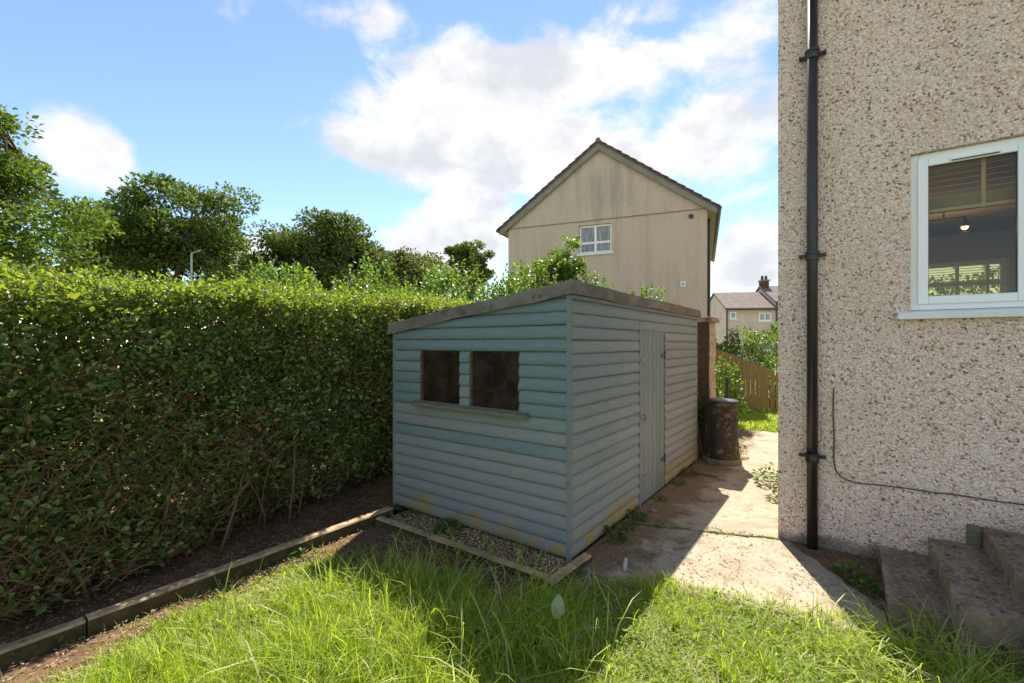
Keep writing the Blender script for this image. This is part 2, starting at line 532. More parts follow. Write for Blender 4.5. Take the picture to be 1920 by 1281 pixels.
class MB:
    def __init__(self):
        self.v = []
        self.f = []
        self.mi = []

    def add(self, vs, fs, mi=0):
        k = len(self.v)
        self.v += [tuple(p) for p in vs]
        self.f += [tuple(i + k for i in q) for q in fs]
        self.mi += [mi] * len(fs)
        return self

    def box(self, x0, x1, y0, y1, z0, z1, mi=0):
        vs = [(x0, y0, z0), (x1, y0, z0), (x1, y1, z0), (x0, y1, z0), (x0, y0, z1), (x1, y0, z1), (x1, y1, z1), (x0, y1, z1)]
        fs = [(0, 3, 2, 1), (4, 5, 6, 7), (0, 1, 5, 4), (1, 2, 6, 5), (2, 3, 7, 6), (3, 0, 4, 7)]
        return self.add(vs, fs, mi)

    def prism(self, poly, z0, z1, mi=0):
        n = len(poly)
        vs = [(x, y, z0) for x, y in poly] + [(x, y, z1) for x, y in poly]
        fs = [tuple(range(n - 1, -1, -1)), tuple(range(n, 2 * n))]
        fs += [(i, (i + 1) % n, n + (i + 1) % n, n + i) for i in range(n)]
        return self.add(vs, fs, mi)

    def extrude(self, poly, axis, a, b, mi=0):
        """poly in the two other axes, extruded from a to b along axis 'x' or 'y'"""
        n = len(poly)
        if axis == 'x':
            vs = [(a, p, q) for p, q in poly] + [(b, p, q) for p, q in poly]
        else:
            vs = [(p, a, q) for p, q in poly] + [(p, b, q) for p, q in poly]
        fs = [tuple(range(n)), tuple(range(2 * n - 1, n - 1, -1))]
        fs += [(i, n + i, n + (i + 1) % n, (i + 1) % n) for i in range(n)]
        return self.add(vs, fs, mi)

    def tube(self, pts, radii, sides=6, mi=0, cap=True):
        pts = [Vector(p) for p in pts]
        if not hasattr(radii, '__len__'):
            radii = [radii] * len(pts)
        vs, fs = [], []
        up = Vector((0.31, 0.17, 0.93))
        for i, p in enumerate(pts):
            d = (pts[min(i + 1, len(pts) - 1)] - pts[max(i - 1, 0)]).normalized()
            a = d.cross(up)
            if a.length < 1e-3:
                a = d.cross(Vector((1, 0, 0)))
            a.normalize()
            b = d.cross(a)
            for k in range(sides):
                t = 2 * math.pi * k / sides
                vs.append(p + (a * math.cos(t) + b * math.sin(t)) * radii[i])
        for i in range(len(pts) - 1):
            for k in range(sides):
                k2 = (k + 1) % sides
                fs.append((i * sides + k, i * sides + k2, (i + 1) * sides + k2, (i + 1) * sides + k))
        if cap:
            fs.append(tuple(range(sides - 1, -1, -1)))
            fs.append(tuple((len(pts) - 1) * sides + k for k in range(sides)))
        return self.add(vs, fs, mi)

    def lathe(self, prof, cx=0, cy=0, sides=24, mi=0, wob=0.0):
        vs, fs = [], []
        n = len(prof)
        for r, z in prof:
            for k in range(sides):
                t = 2 * math.pi * k / sides
                rr = r * (1 + wob * math.sin(3 * t + z * 4))
                vs.append((cx + rr * math.cos(t), cy + rr * math.sin(t), z))
        for i in range(n - 1):
            for k in range(sides):
                k2 = (k + 1) % sides
                fs.append((i * sides + k, i * sides + k2, (i + 1) * sides + k2, (i + 1) * sides + k))
        fs.append(tuple(range(sides - 1, -1, -1)))
        fs.append(tuple((n - 1) * sides + k for k in range(sides)))
        return self.add(vs, fs, mi)

    def mesh(self, name, mats, smooth=False):
        me = bpy.data.meshes.new(name)
        me.from_pydata(self.v, [], self.f)
        for m in (mats if isinstance(mats, (list, tuple)) else [mats]):
            me.materials.append(m)
        if any(self.mi):
            me.polygons.foreach_set('material_index', self.mi)
        bm = bmesh.new()
        bm.from_mesh(me)
        bmesh.ops.recalc_face_normals(bm, faces=bm.faces)
        bm.to_mesh(me)
        bm.free()
        if smooth:
            me.polygons.foreach_set('use_smooth', [True] * len(me.polygons))
        me.update()
        return me

    def build(self, name, mats, parent=None, loc=(0, 0, 0), rot=(0, 0, 0), smooth=False, bevel=0.0, world=False):
        """world=True: vertices are in world space and are moved into the parent's frame"""
        me = self.mesh(name, mats, smooth)
        if world and parent is not None:
            me.transform(Matrix.Translation(-Vector(parent.location)))
        if bevel:
            bm = bmesh.new()
            bm.from_mesh(me)
            es = [e for e in bm.edges if len(e.link_faces) == 2 and e.calc_face_angle(0) > 0.6]
            bmesh.ops.bevel(bm, geom=es, offset=bevel, segments=2, affect='EDGES', profile=0.6)
            bm.to_mesh(me)
            bm.free()
        return link(name, me, parent, loc, rot)


def np_mesh(name, V, F, mats, mi=None, smooth=False):
    """V (n,3), F list of (m,k) index arrays"""
    me = bpy.data.meshes.new(name)
    V = np.ascontiguousarray(V, dtype=np.float32)
    me.vertices.add(len(V))
    me.vertices.foreach_set('co', V.ravel())
    F = F if isinstance(F, list) else [F]
    nl = sum(f.size for f in F)
    npoly = sum(len(f) for f in F)
    me.loops.add(nl)
    me.loops.foreach_set('vertex_index', np.concatenate([f.ravel() for f in F]).astype(np.int32))
    me.polygons.add(npoly)
    st = []
    k = 0
    for f in F:
        st.append(k + np.arange(len(f)) * f.shape[1])
        k += f.size
    me.polygons.foreach_set('loop_start', np.concatenate(st).astype(np.int32))
    for m in (mats if isinstance(mats, (list, tuple)) else [mats]):
        me.materials.append(m)
    if mi is not None:
        me.polygons.foreach_set('material_index', np.ascontiguousarray(mi, dtype=np.int32))
    if smooth:
        me.polygons.foreach_set('use_smooth', np.ones(npoly, dtype=bool))
    me.update(calc_edges=True)
    me.validate()
    return me


def unit(a):
    return a / np.maximum(np.linalg.norm(a, axis=1, keepdims=True), 1e-9)


def leaves_np(P, D, Nn, L, W, fold=0.25, fine=True):
    """leaf blades: base P, pointing D, facing Nn, length L, width W -> V, F (one island a leaf)"""
    n = len(P)
    D = unit(D)
    S = unit(np.cross(D, Nn))
    Nn = np.cross(S, D)
    L = np.asarray(L).reshape(-1, 1) * np.ones((n, 1))
    W = np.asarray(W).reshape(-1, 1) * np.ones((n, 1))
    if fine:
        rows = [(0, 0, 0), (.32, .48, .0), (.70, .36, -.04), (1.0, 0, -.16), (.70, -.36, -.04), (.32, -.48, .0)]
        V = np.stack([P + D * L * a + S * W * b + Nn * (abs(b) * W * fold * 1.2 + c * L) for a, b, c in rows], 1).reshape(-1, 3)
        k = np.arange(n)[:, None] * 6
        F = np.concatenate([k + np.array([[0, 1, 2, 3]]), k + np.array([[0, 3, 4, 5]])], 0)
    else:
        rows = [(0, 0), (.5, .5), (1.0, 0), (.5, -.5)]
        V = np.stack([P + D * L * a + S * W * b + Nn * abs(b) * W * fold for a, b in rows], 1).reshape(-1, 3)
        k = np.arange(n)[:, None] * 4
        F = np.concatenate([k + np.array([[0, 1, 2]]), k + np.array([[0, 2, 3]])], 0)
    return V, F


def wave(a, b, seed=0.0):
    """cheap smooth noise in about -1..1"""
    return (np.sin(a * 1.7 + b * 2.3 + seed) + np.sin(a * 3.9 - b * 3.1 + seed * 2.1) * .7 + np.sin(a * 7.3 + b * 8.7 + seed * .7) * .45 + np.sin(-a * 13.1 + b * 15.7 + seed * 1.3) * .25) / 2.0


def rand_dirs(n):
    return unit(rng.normal(size=(n, 3)))


def grid_sheet(name, x0, x1, y0, y1, nx, ny, zf, mat, parent=None):
    X, Y = np.meshgrid(np.linspace(x0, x1, nx), np.linspace(y0, y1, ny), indexing='ij')
    V = np.stack([X.ravel(), Y.ravel(), zf(X, Y).ravel()], 1)
    i, j = np.meshgrid(np.arange(nx - 1), np.arange(ny - 1), indexing='ij')
    a = (i * ny + j).ravel()
    F = np.stack([a, a + ny, a + ny + 1, a + 1], 1)
    return link(name, np_mesh(name, V, F, mat, smooth=True), parent)


# ================================================================== THE SETTING
g = MB()
g.add([(-400, -400, -.09), (400, -400, -.09), (400, 500, -.09), (-400, 500, -.09)], [(0, 1, 2, 3)])
tag(g.build('ground', M['field']), kind='structure')

tag(grid_sheet('hedge_soil', -6.4, -3.5, -3.0, 11.0, 60, 240, lambda X, Y: .02 + .022 * wave(X * 3, Y * 3) + .02 * wave(X * 9, Y * 9, 2), M['soil']), kind='structure')
tag(grid_sheet('lawn_ground', -3.46, 1.6, -3.2, 3.72, 100, 140, lambda X, Y: -.03 + .010 * wave(X * 3, Y * 3, 1), M['lawn_soil']), kind='structure')
# strip of bare earth along the edging boards
tag(grid_sheet('bare_earth', -3.44, -1.64, -3.0, 2.64, 60, 160,
               lambda X, Y: np.where((X + 3.44 < .16 + .10 * np.sin(Y * 3)) | (Y > np.where(X < -2.35, 2.1, 2.38) + .07 * np.sin(X * 5)), -.008, -.055) + .008 * wave(X * 6, Y * 6, 3), M['bare_soil']), kind='structure')
tag(grid_sheet('far_lawn_ground', -4.5, 3.5, 9.7, 12.9, 20, 12, lambda X, Y: -.012 + .01 * wave(X, Y), M['lawn_soil']), kind='structure')

# concrete path: slabs with open joints
path = empty('concrete_path', (0, 0, 0))
tag(path, kind='structure')
base = MB().prism([(-1.72, 2.95), (-1.0, 3.12), (.6, 3.36), (.6, 4.46), (-.40, 4.46), (-.40, 10.2), (-1.9, 10.2), (-1.72, 6.7)], -.09, -.022)
base.build('path_bed', M['bare_soil'], path)


def slab(poly, z1):
    MB().prism(poly, -.085, z1).build('slab', M['concrete'], path, bevel=.008)


def jag(a, b, n, amp, seed):
    r_ = random.Random(seed)
    out = []
    for i in range(n + 1):
        t = i / n
        x = a[0] + (b[0] - a[0]) * t
        y = a[1] + (b[1] - a[1]) * t
        if 0 < i < n:
            x += r_.uniform(-amp, amp)
            y += r_.uniform(-amp, amp)
        out.append((x, y))
    return out


crack = jag((-1.66, 3.99), (-.44, 4.43), 10, .018, 3)
slab([(-1.66, 3.02), (-1.3, 2.98), (-.9, 3.10), (-.3, 3.24), (.215, 3.32), (.215, 4.44), (-.43, 4.44)] + [(x, y - .011) for x, y in reversed(crack)], .0)
crack2 = jag((-1.66, 6.55), (-.40, 6.62), 9, .012, 5)
slab([(x, y + .011) for x, y in crack] + [(-.41, 4.46)] + [(x, y - .008) for x, y in reversed(crack2)], .006)
slab([(x, y + .008) for x, y in crack2] + [(-.40, 9.5), (-.9, 9.75), (-2.4, 9.9), (-2.6, 8.2), (-1.66, 7.6)], .002)

cp_ = np.array(crack)
n = 420
q = rng.uniform(0, 1, n) ** .8
P = np.stack([np.interp(q, np.linspace(0, 1, len(cp_)), cp_[:, 0]), np.interp(q, np.linspace(0, 1, len(cp_)), cp_[:, 1]), np.zeros(n)], 1)
P += np.stack([rng.normal(0, .006, n), rng.normal(0, .008, n), rng.uniform(-.004, .008, n)], 1)
P = P[(wave(P[:, 0] * 9, P[:, 1] * 0, 2) > -.3)]
n = len(P)
V, F = leaves_np(P, rand_dirs(n) + np.array([[0, 0, .6]]), unit(rng.normal(0, .5, (n, 3)) + np.array([[0, 0, 1]])), rng.uniform(.008, .022, n), rng.uniform(.006, .014, n))
tag(link('crack_moss', np_mesh('crack_moss', V, F, M['clover'])), 'line of green moss and seedlings along the path crack', 'moss', kind='stuff')

# ================================================================== THE SHED
SX0, SX1, SY0, SY1 = -3.65, -1.67, 3.03, 6.66
shed = empty('garden_shed', (SX0 / 2 + SX1 / 2, SY0 / 2 + SY1 / 2, 0))
tag(shed, 'faded teal grey shiplap garden shed with sloping felt roof and two dark windows', 'shed')
SO = Vector(shed.location)


def roof_z(x):          # underside of the roof
    return 1.765 + (x - SX0) * (2.02 - 1.765) / (SX1 - SX0)


COVER = .1035
PROF = [(0, 0), (.011, 0), (.0190, .0055), (.0245, .018), (.0262, .036), (.0245, .054), (.0205, .072), (.0140, .088), (.0060, .099), (.0025, .1025), (0, .1025)]


def board(face, a, b, z, seed):
    """one shiplap board; face 'front' runs along x at y=SY0, 'side' along y at x=SX1, others the hidden sides"""
    r_ = random.Random(seed)
    dz = r_.uniform(-.0015, .0015)
    do = r_.uniform(-.001, .0015)
    nseg = 6
    vs, fs = [], []
    n = len(PROF)
    ph = r_.uniform(0, 6)
    for i in range(nseg + 1):
        t = a + (b - a) * i / nseg
        wob = .0016 * math.sin(t * 2.4 + ph)
        for o, zz in PROF:
            o2 = o + (do if o > 0 else 0)
            q = z + zz + dz + wob
            if face == 'front':
                vs.append((t, SY0 - o2, q))
            elif face == 'side':
                vs.append((SX1 + o2, t, q))
            elif face == 'back':
                vs.append((t, SY1 + o2, q))
            else:
                vs.append((SX0 - o2, t, q))
    for i in range(nseg):
        for k in range(n):
            k2 = (k + 1) % n
            fs.append((i * n + k, i * n + k2, (i + 1) * n + k2, (i + 1) * n + k))
    fs.append(tuple(range(n)))
    fs.append(tuple(nseg * n + k for k in reversed(range(n))))
    me = MB().add(vs, fs).mesh('board', M['front_paint'] if face in ('front', 'left') else M['side_paint'])
    # cut to the slope of the roof
    top = z + .11
    lo = min(roof_z(SX0), roof_z(SX1)) if face in ('front', 'back') else (roof_z(SX1) if face == 'side' else roof_z(SX0))
    if top > lo:
        bm = bmesh.new()
        bm.from_mesh(me)
        sl = (2.02 - 1.765) / (SX1 - SX0)
        nrm = Vector((-sl, 0, 1)).normalized()
        res = bmesh.ops.bisect_plane(bm, geom=bm.verts[:] + bm.edges[:] + bm.faces[:], plane_co=(SX0, 0, 1.765), plane_no=nrm, clear_outer=True)
        edges = [e for e in res['geom_cut'] if isinstance(e, bmesh.types.BMEdge)]
        if edges:
            bmesh.ops.holes_fill(bm, edges=edges)
        if not bm.faces:
            bm.free()
            return
        bm.to_mesh(me)
        bm.free()
    me.transform(Matrix.Translation(-SO))
    link('board', me, shed)


WZ0, WZ1 = 1.10, 1.605
WIN = [(-3.275, -2.765), (-2.650, -2.115)]
DY0, DY1, DZ1 = 4.47, 5.25, 1.83
nrow = 20
Z0 = .035
for r in range(nrow):
    z = Z0 + r * COVER
    mid = z + COVER / 2
    if WZ0 - .02 < mid < WZ1 + .01:
        spans = [(SX0 + .012, WIN[0][0]), (WIN[0][1], WIN[1][0]), (WIN[1][1], SX1 - .012)]
    else:
        spans = [(SX0 + .012, SX1 - .012)]
    for k, (a, b) in enumerate(spans):
        board('front', a, b, z, r * 7 + k)
    spans = [(SY0 + .012, DY0 - .02), (DY1 + .012, SY1 - .01)] if mid < DZ1 - .01 else [(SY0 + .012, SY1 - .01)]
    for k, (a, b) in enumerate(spans):
        board('side', a, b, z - .01, 200 + r * 7 + k)
    board('left', SY0 + .012, SY1 - .01, z, 400 + r)
    board('back', SX0 + .012, SX1 - .012, z, 600 + r)

core = MB()
ins = .004
core.extrude([(SX0 + ins, .03), (SX1 - ins, .03), (SX1 - ins, 2.012), (SX0 + ins, 1.758)], 'y', SY0 + .05, SY1 - ins)
core.build('inner_lining', M['jamb_wood'], shed, world=True)
# corner trims
MB().box(SX1 - .012, SX1 + .026, SY0 - .026, SY0 + .012, .02, 2.03).build('corner_trim', M['trim_paint'], shed, world=True, bevel=.004)
MB().box(SX0 - .024, SX0 + .012, SY0 - .022, SY0 + .012, .03, 1.765).build('corner_trim', M['trim_paint'], shed, world=True, bevel=.004)
MB().box(SX1 - .012, SX1 + .024, SY1 - .01, SY1 + .026, .02, 2.02).build('corner_trim', M['side_paint'], shed, world=True, bevel=.004)
# bearers below the floor
for y in (SY0 + .06, 4.8, SY1 - .12):
    MB().box(SX0 + .05, SX1 - .03, y, y + .07, -.05, .03).build('bearer', M['jamb_wood'], shed, world=True)

# windows
for k, (a, b) in enumerate(WIN):
    wn = empty('window', (0, 0, 0))
    wn.parent = shed
    fr = MB()
    d0, d1 = SY0 - .012, SY0 + .05
    fr.box(a + .001, a + .026, d0, d1, WZ0, WZ1)
    fr.box(b - .014, b - .001, d0 + .004, d1, WZ0, WZ1)
    fr.box(a + .0262, b - .0142, d0 + .004, d1, WZ1 - .016, WZ1)
    o = fr.build('frame', M['jamb_wood'], shed, world=True)
    o.parent = wn
    pn = MB()
    x0, x1, z0, z1 = a + .0265, b - .0145, WZ0, WZ1 - .0165
    if k == 0:
        poly = [(x0, z0), (x1, z0), (x1, z1), (x0, z1)]
    else:   # the second sheet is split and chipped along its right edge
        poly = [(x0, z0), (x1, z0), (x1, z0 + .05), (x1 - .010, z0 + .075), (x1 - .003, z0 + .10), (x1 - .012, z0 + .16), (x1, z0 + .19),
                (x1 - .006, z0 + .22), (x1, z0 + .25), (x1, z1), (x0, z1)]
    pn.extrude(poly, 'y', SY0 + .004, SY0 + .012)
    o = pn.build('pane', M['dirty_pane'], shed, world=True)
    o.parent = wn
# chipped board edge poking over the second pane
MB().extrude([(-2.118, 1.255), (-2.128, 1.275), (-2.131, 1.30), (-2.125, 1.325), (-2.116, 1.34)], 'y', SY0 - .016, SY0 - .013).build('paint_chip', M['front_paint'], shed, world=True)
# sill, slightly tilted
sl = MB().box(-.655, .655, -.075, .0, -.030, .0)
sl.add([(-.655, -.075, .0005), (.655, -.075, .0005), (.655, .0, .016), (-.655, .0, .016)], [(0, 1, 2, 3)])
sl.build('window_sill', M['sill_wood'], shed, loc=(-2.675 - SO.x, SY0 - .016 - SO.y, 1.093), rot=(0, .006, 0), bevel=.004)

# the roof
ov = .045
rf = MB()
zr = lambda x: roof_z(x) + .052
xs = np.linspace(SX0 - ov, SX1 + ov, 12)
ys = np.linspace(SY0 - ov, SY1 + ov, 24)
vs, fs = [], []
for x in xs:
    for y in ys:
        vs.append((x, y, zr(x) + .045 + .004 * math.sin(x * 5 + y * 3) + .003 * math.sin(y * 9)))
for x in xs:
    for y in ys:
        vs.append((x, y, zr(x) + .008))
ny = len(ys)
nx = len(xs)
K = nx * ny
for i in range(nx - 1):
    for j in range(ny - 1):
        a = i * ny + j
        fs.append((a, a + ny, a + ny + 1, a + 1))
        fs.append((K + a, K + a + 1, K + a + ny + 1, K + a + ny))
for i in range(nx - 1):
    for j in (0, ny - 1):
        a = i * ny + j
        fs.append((a, a + ny, K + a + ny, K + a))
for j in range(ny - 1):
    for i in (0, nx - 1):
        a = i * ny + j
        fs.append((a, a + 1, K + a + 1, K + a))
rf.add(vs, fs)
roof = rf.build('roof', M['felt'], shed, world=True, smooth=False)


def fascia(axis, const, a, b, out, seed):
    """folded felt edge, slightly wavy"""
    n = 22
    vs, fs = [], []
    r_ = random.Random(seed)
    ph = r_.uniform(0, 6)
    for i in range(n + 1):
        t = a + (b - a) * i / n
        lo_w = .005 * math.sin(t * 4.3 + ph) + .003 * math.sin(t * 11 + ph)
        bulge = .004 * math.sin(t * 3.1 + ph * 2)
        x = t if axis == 'x' else const
        zt = zr(x) + .043
        zb = roof_z(x) - .006 + lo_w
        row = [(0, zt), (.014, zt - .004), (.018 + bulge, (zt + zb) / 2), (.016 + bulge * 2, zb), (0, zb + .003)]
        for o, z in row:
            vs.append((t, const + out * o, z) if axis == 'x' else (const + out * o, t, z))
    m = 5
    for i in range(n):
        for k in range(m):
            k2 = (k + 1) % m
            fs.append((i * m + k, i * m + k2, (i + 1) * m + k2, (i + 1) * m + k))
    fs.append(tuple(range(m)))
    fs.append(tuple(n * m + k for k in reversed(range(m))))
    MB().add(vs, fs).build('fascia', M['felt'], shed, world=True, smooth=False)


fascia('x', SY0 - ov + .004, SX0 - ov - .008, SX1 + ov + .012, -1, 1)
fascia('y', SX1 + ov - .004, SY0 - ov - .008, SY1 + ov + .012, 1, 2)
fascia('y', SX0 - ov + .004, SY0 - ov, SY1 + ov, -1, 3)
fascia('x', SY1 + ov - .004, SX0 - ov, SX1 + ov, 1, 4)

# the door: narrow planks, battened edge, latch, hinges
door = empty('door', (0, 0, 0))
door.parent = shed


def dpart(mb, name, mat, bevel=0.0):
    o = mb.build(name, mat, shed, world=True, bevel=bevel)
    o.parent = door
    return o


npl = 6
pw = (DY1 - DY0 - .012) / npl
for k in range(npl):
    y0 = DY0 + k * pw
    dpart(MB().box(SX1 - .01, SX1 + .013 + .001 * (k % 2), y0 + .0025, y0 + pw - .0025, .02, DZ1 + .002 * (k % 3)), 'plank', M['trim_paint'], .003)
dpart(MB().box(SX1 - .02, SX1 - .011, DY0, DY1, .02, DZ1 - .003), 'door_backing', M['jamb_wood'])
MB().box(SX1 - .01, SX1 + .030, DY0 - .036, DY0 - .004, .0, 1.865).build('door_batten', M['trim_paint'], shed, world=True, bevel=.004)
MB().box(SX1 - .008, SX1 + .008, DY0, DY1, DZ1 + .008, DZ1 + .022).build('door_gap_strip', M['dark_gap'], shed, world=True)  # dark strip that paints the shaded gap over the door
dpart(MB().box(SX1 + .016, SX1 + .034, DY0 + .005, DY0 + .115, 1.47, 1.505), 'turn_button', M['metal_rust'], .004)
dpart(MB().box(SX1 + .0165, SX1 + .03, DY0 - .05, DY0 + .06, .905, .935), 'hasp', M['metal_rust'], .003)
dpart(MB().tube([(SX1 + .02, DY0 + .08, .92), (SX1 + .05, DY0 + .08, .915), (SX1 + .055, DY0 + .08, .89), (SX1 + .03, DY0 + .08, .87)], .008), 'padlock', M['metal_rust'])
dpart(MB().box(SX1 + .0165, SX1 + .028, DY0 + .02, DY0 + .17, .28, .298), 'bolt', M['metal_rust'], .002)
for z in (.32, 1.50):
    hb = MB().box(SX1 + .0165, SX1 + .024, DY1 - .10, DY1 - .012, z, z + .045)
    hb.tube([(SX1 + .024, DY1 - .004, z - .02), (SX1 + .024, DY1 - .004, z + .065)], .009)
    dpart(hb, 'hinge', M['dark_metal'])

# ================================================================== THE NEAR HOUSE
HX0, HX1, HY0, HY1 = -.443, 7.6, 4.45, 8.95
EAVE = 5.6
house = empty('roughcast_house', (HX0, HY0, 0))
tag(house, 'pebble dashed house wall with white window and dark downpipe', 'house')
HO = Vector(house.location)
T = .26
WX0, WX1, HZ0, HZ1 = .405, 1.72, 1.885, 3.05
FX0, FX1, FZ0, FZ1 = .55, 1.78, 1.62, 2.80


def wall_y(mb, yo, yi, x0, x1, z0, z1, hole):
    """wall in the xz plane with a hole: outside face yo (slot 0), inside face yi (slot 1)"""
    a, b, c, d = hole
    xs_, zs_ = [x0, a, b, x1], [z0, c, d, z1]
    for y, mi in ((yo, 0), (yi, 1)):
        for i in range(3):
            for j in range(3):
                if i == 1 and j == 1:
                    continue
                mb.add([(xs_[i], y, zs_[j]), (xs_[i + 1], y, zs_[j]), (xs_[i + 1], y, zs_[j + 1]), (xs_[i], y, zs_[j + 1])], [(0, 1, 2, 3)], mi)
    for p, q in (((a, c), (b, c)), ((b, c), (b, d)), ((b, d), (a, d)), ((a, d), (a, c))):
        mb.add([(p[0], yo, p[1]), (q[0], yo, q[1]), (q[0], yi, q[1]), (p[0], yi, p[1])], [(0, 1, 2, 3)], 0)


mb = MB()
wall_y(mb, HY0, HY0 + T, HX0, HX1, -.09, EAVE, (WX0, WX1, HZ0, HZ1))
mb.add([(HX0, HY0, EAVE), (HX1, HY0, EAVE), (HX1, HY0 + T, EAVE), (HX0, HY0 + T, EAVE)], [(0, 1, 2, 3)], 0)
front = mb.build('wall', [M['roughcast'], M['plaster']], house, world=True)
front['label'] = 'pebble dashed front wall'
mb = MB()
wall_y(mb, HY1, HY1 - T, HX0, HX1, -.09, EAVE, (FX0, FX1, FZ0, FZ1))
mb.build('wall', [M['roughcast'], M['plaster']], house, world=True)
RIDGE = 8.0
ym = (HY0 + HY1) / 2
for x, s in ((HX0, 1), (HX1, -1)):
    mb = MB()
    mb.extrude([(HY0 + .003, -.09), (HY1 - .003, -.09), (HY1 - .003, EAVE), (ym, RIDGE - .1), (HY0 + .003, EAVE)], 'x', x, x + s * T)
    mb.build('wall', M['roughcast'], house, world=True)
mb = MB()
mb.box(HX0 + T, HX1 - T, HY0 + T, HY1 - T, .60, .75)
mb.build('floor', M['room_floor'], house, world=True)
MB().box(HX0 + T, HX1 - T, HY0 + T, HY1 - T, 3.16, 3.40).build('ceiling', M['plaster'], house, world=True)
MB().box(3.3, 3.42, HY0 + T + .002, HY1 - T - .002, .75, 3.159).build('partition', M['plaster'], house, world=True)
MB().box(HX0 + T + .001, HX0 + T + .02, HY0 + T + .002, HY1 - T - .002, .751, 3.159).build('partition', M['plaster'], house, world=True)
for s in (-1, 1):
    ye = HY0 - .35 if s < 0 else HY1 + .35
    ze = EAVE - .18
    mb = MB()
    mb.extrude([(ye, ze), (ym, RIDGE), (ym, RIDGE + .12), (ye, ze + .12)], 'x', HX0 - .15, HX1 + .15)
    mb.build('roof', M['tile'], house, world=True)
MB().tube([(HX0 - .1, HY0 - .36, EAVE - .14), (HX1 + .1, HY0 - .36, EAVE - .14)], .055, 10).build('gutter', M['black_plastic'], house, world=True)

# window of the house: outer frame, opening sash, glass, vent and sill
hw = empty('window', (0, 0, 0))
hw.parent = house


def hpart(mb, name, mat, par=None, bevel=0.0, smooth=False):
    o = mb.build(name, mat, house, world=True, bevel=bevel, smooth=smooth)
    o.parent = par or hw
    return o


FY = HY0 + .045         # frame face, set back in the reveal


def frame_rect(mb, x0, x1, z0, z1, wdt, y0, y1, tw=None, bw=None):
    tw = wdt if tw is None else tw
    bw = wdt if bw is None else bw
    mb.box(x0, x0 + wdt, y0, y1, z0, z1)
    mb.box(x1 - wdt, x1, y0, y1, z0, z1)
    mb.box(x0 + wdt, x1 - wdt, y0, y1, z0, z0 + bw)
    mb.box(x0 + wdt, x1 - wdt, y0, y1, z1 - tw, z1)


fm = MB()
frame_rect(fm, WX0 + .002, WX1 - .002, HZ0 + .014, HZ1 - .002, .048, FY, FY + .07)
fm.box(1.005, 1.05, FY, FY + .07, HZ0 + .062, HZ1 - .05)
hpart(fm, 'frame', M['upvc'], bevel=.005)
for (a, b) in ((WX0 + .043, 1.012), (1.043, WX1 - .043)):
    sm = MB()
    frame_rect(sm, a, b, HZ0 + .055, HZ1 - .044, .058, FY - .022, FY + .03)
    so = hpart(sm, 'sash', M['upvc'], bevel=.006)
    gm = MB().box(a + .055, b - .055, FY + .004, FY + .010, HZ0 + .110, HZ1 - .099)
    go = hpart(gm, 'pane', M['glass'])
    bd = MB()
    frame_rect(bd, a + .056, b - .056, HZ0 + .111, HZ1 - .100, .005, FY - .006, FY + .0035)
    hpart(bd, 'gasket', M['dark_metal'])
vm = MB()
vm.box(.62, .875, FY - .036, FY - .0225, HZ1 - .088, HZ1 - .066)
hpart(vm, 'trickle_vent', M['upvc'], bevel=.003)
vs_ = MB().box(.63, .865, FY - .034, FY - .0225, HZ1 - .0935, HZ1 - .0885)
hpart(vs_, 'vent_slot', M['dark_metal'])
sm = MB()
sm.extrude([(HY0 + .06, HZ0 - .055), (HY0 - .062, HZ0 - .055), (HY0 - .066, HZ0 - .010), (HY0 - .055, HZ0 - .004), (HY0 + .06, HZ0 + .013)], 'x', WX0 - .075, WX1 + .075)
hpart(sm, 'sill', M['white_sill'], bevel=.004)

# far window on the opposite wall of the room
fw = empty('window', (0, 0, 0))
fw.parent = house
fm = MB()
frame_rect(fm, FX0 + .002, FX1 - .002, FZ0, FZ1, .06, HY1 - .14, HY1 - .07)
for x in (.93, 1.28, 1.58):
    fm.box(x, x + .035, HY1 - .13, HY1 - .08, FZ0 + .06, FZ1 - .06)
fm.box(FX0 + .062, FX1 - .062, HY1 - .128, HY1 - .082, 2.46, 2.52)
hpart(fm, 'frame', M['upvc'], fw)
hpart(MB().box(FX0 + .05, FX1 - .05, HY1 - .106, HY1 - .10, FZ0 + .05, FZ1 - .05), 'pane', M['glass'], fw)

# downpipe with collars and ears
pipe = MB().tube([(-.198, HY0 - .062, .0), (-.198, HY0 - .062, EAVE - .2)], .0385, 20).build('downpipe', M['black_plastic'], house, world=True, smooth=True)
for z in (.746, 2.37, 3.99):
    b_ = MB()
    b_.lathe([(.040, z - .05), (.0465, z - .048), (.0485, z - .02), (.0465, z), (.052, z + .004), (.052, z + .022), (.040, z + .026)], -.198, HY0 - .062, 20)
    b_.box(-.290, -.106, HY0 - .040, HY0 - .014, z - .018, z + .008)
    b_.tube([(-.282, HY0 - .060, z - .005), (-.282, HY0 - .012, z - .005)], .010, 8)
    b_.tube([(-.114, HY0 - .060, z - .005), (-.114, HY0 - .012, z - .005)], .010, 8)
    o = b_.build('bracket', M['black_plastic'], house, world=True)
    o.parent = pipe
# thin cable clipped to the wall
cp = [(-.058, 1.296), (-.062, 1.1), (-.055, .9), (-.058, .72), (-.045, .645), (-.012, .600), (.035, .577), (.10, .566), (.2, .575), (.384, .582), (.52, .579), (.67, .586), (.82, .580), (1.0, .584), (1.6, .58), (2.4, .60)]
MB().tube([(x, HY0 - .012, z) for x, z in cp], .0048, 6).build('cable', M['cable'], house, world=True, smooth=True)

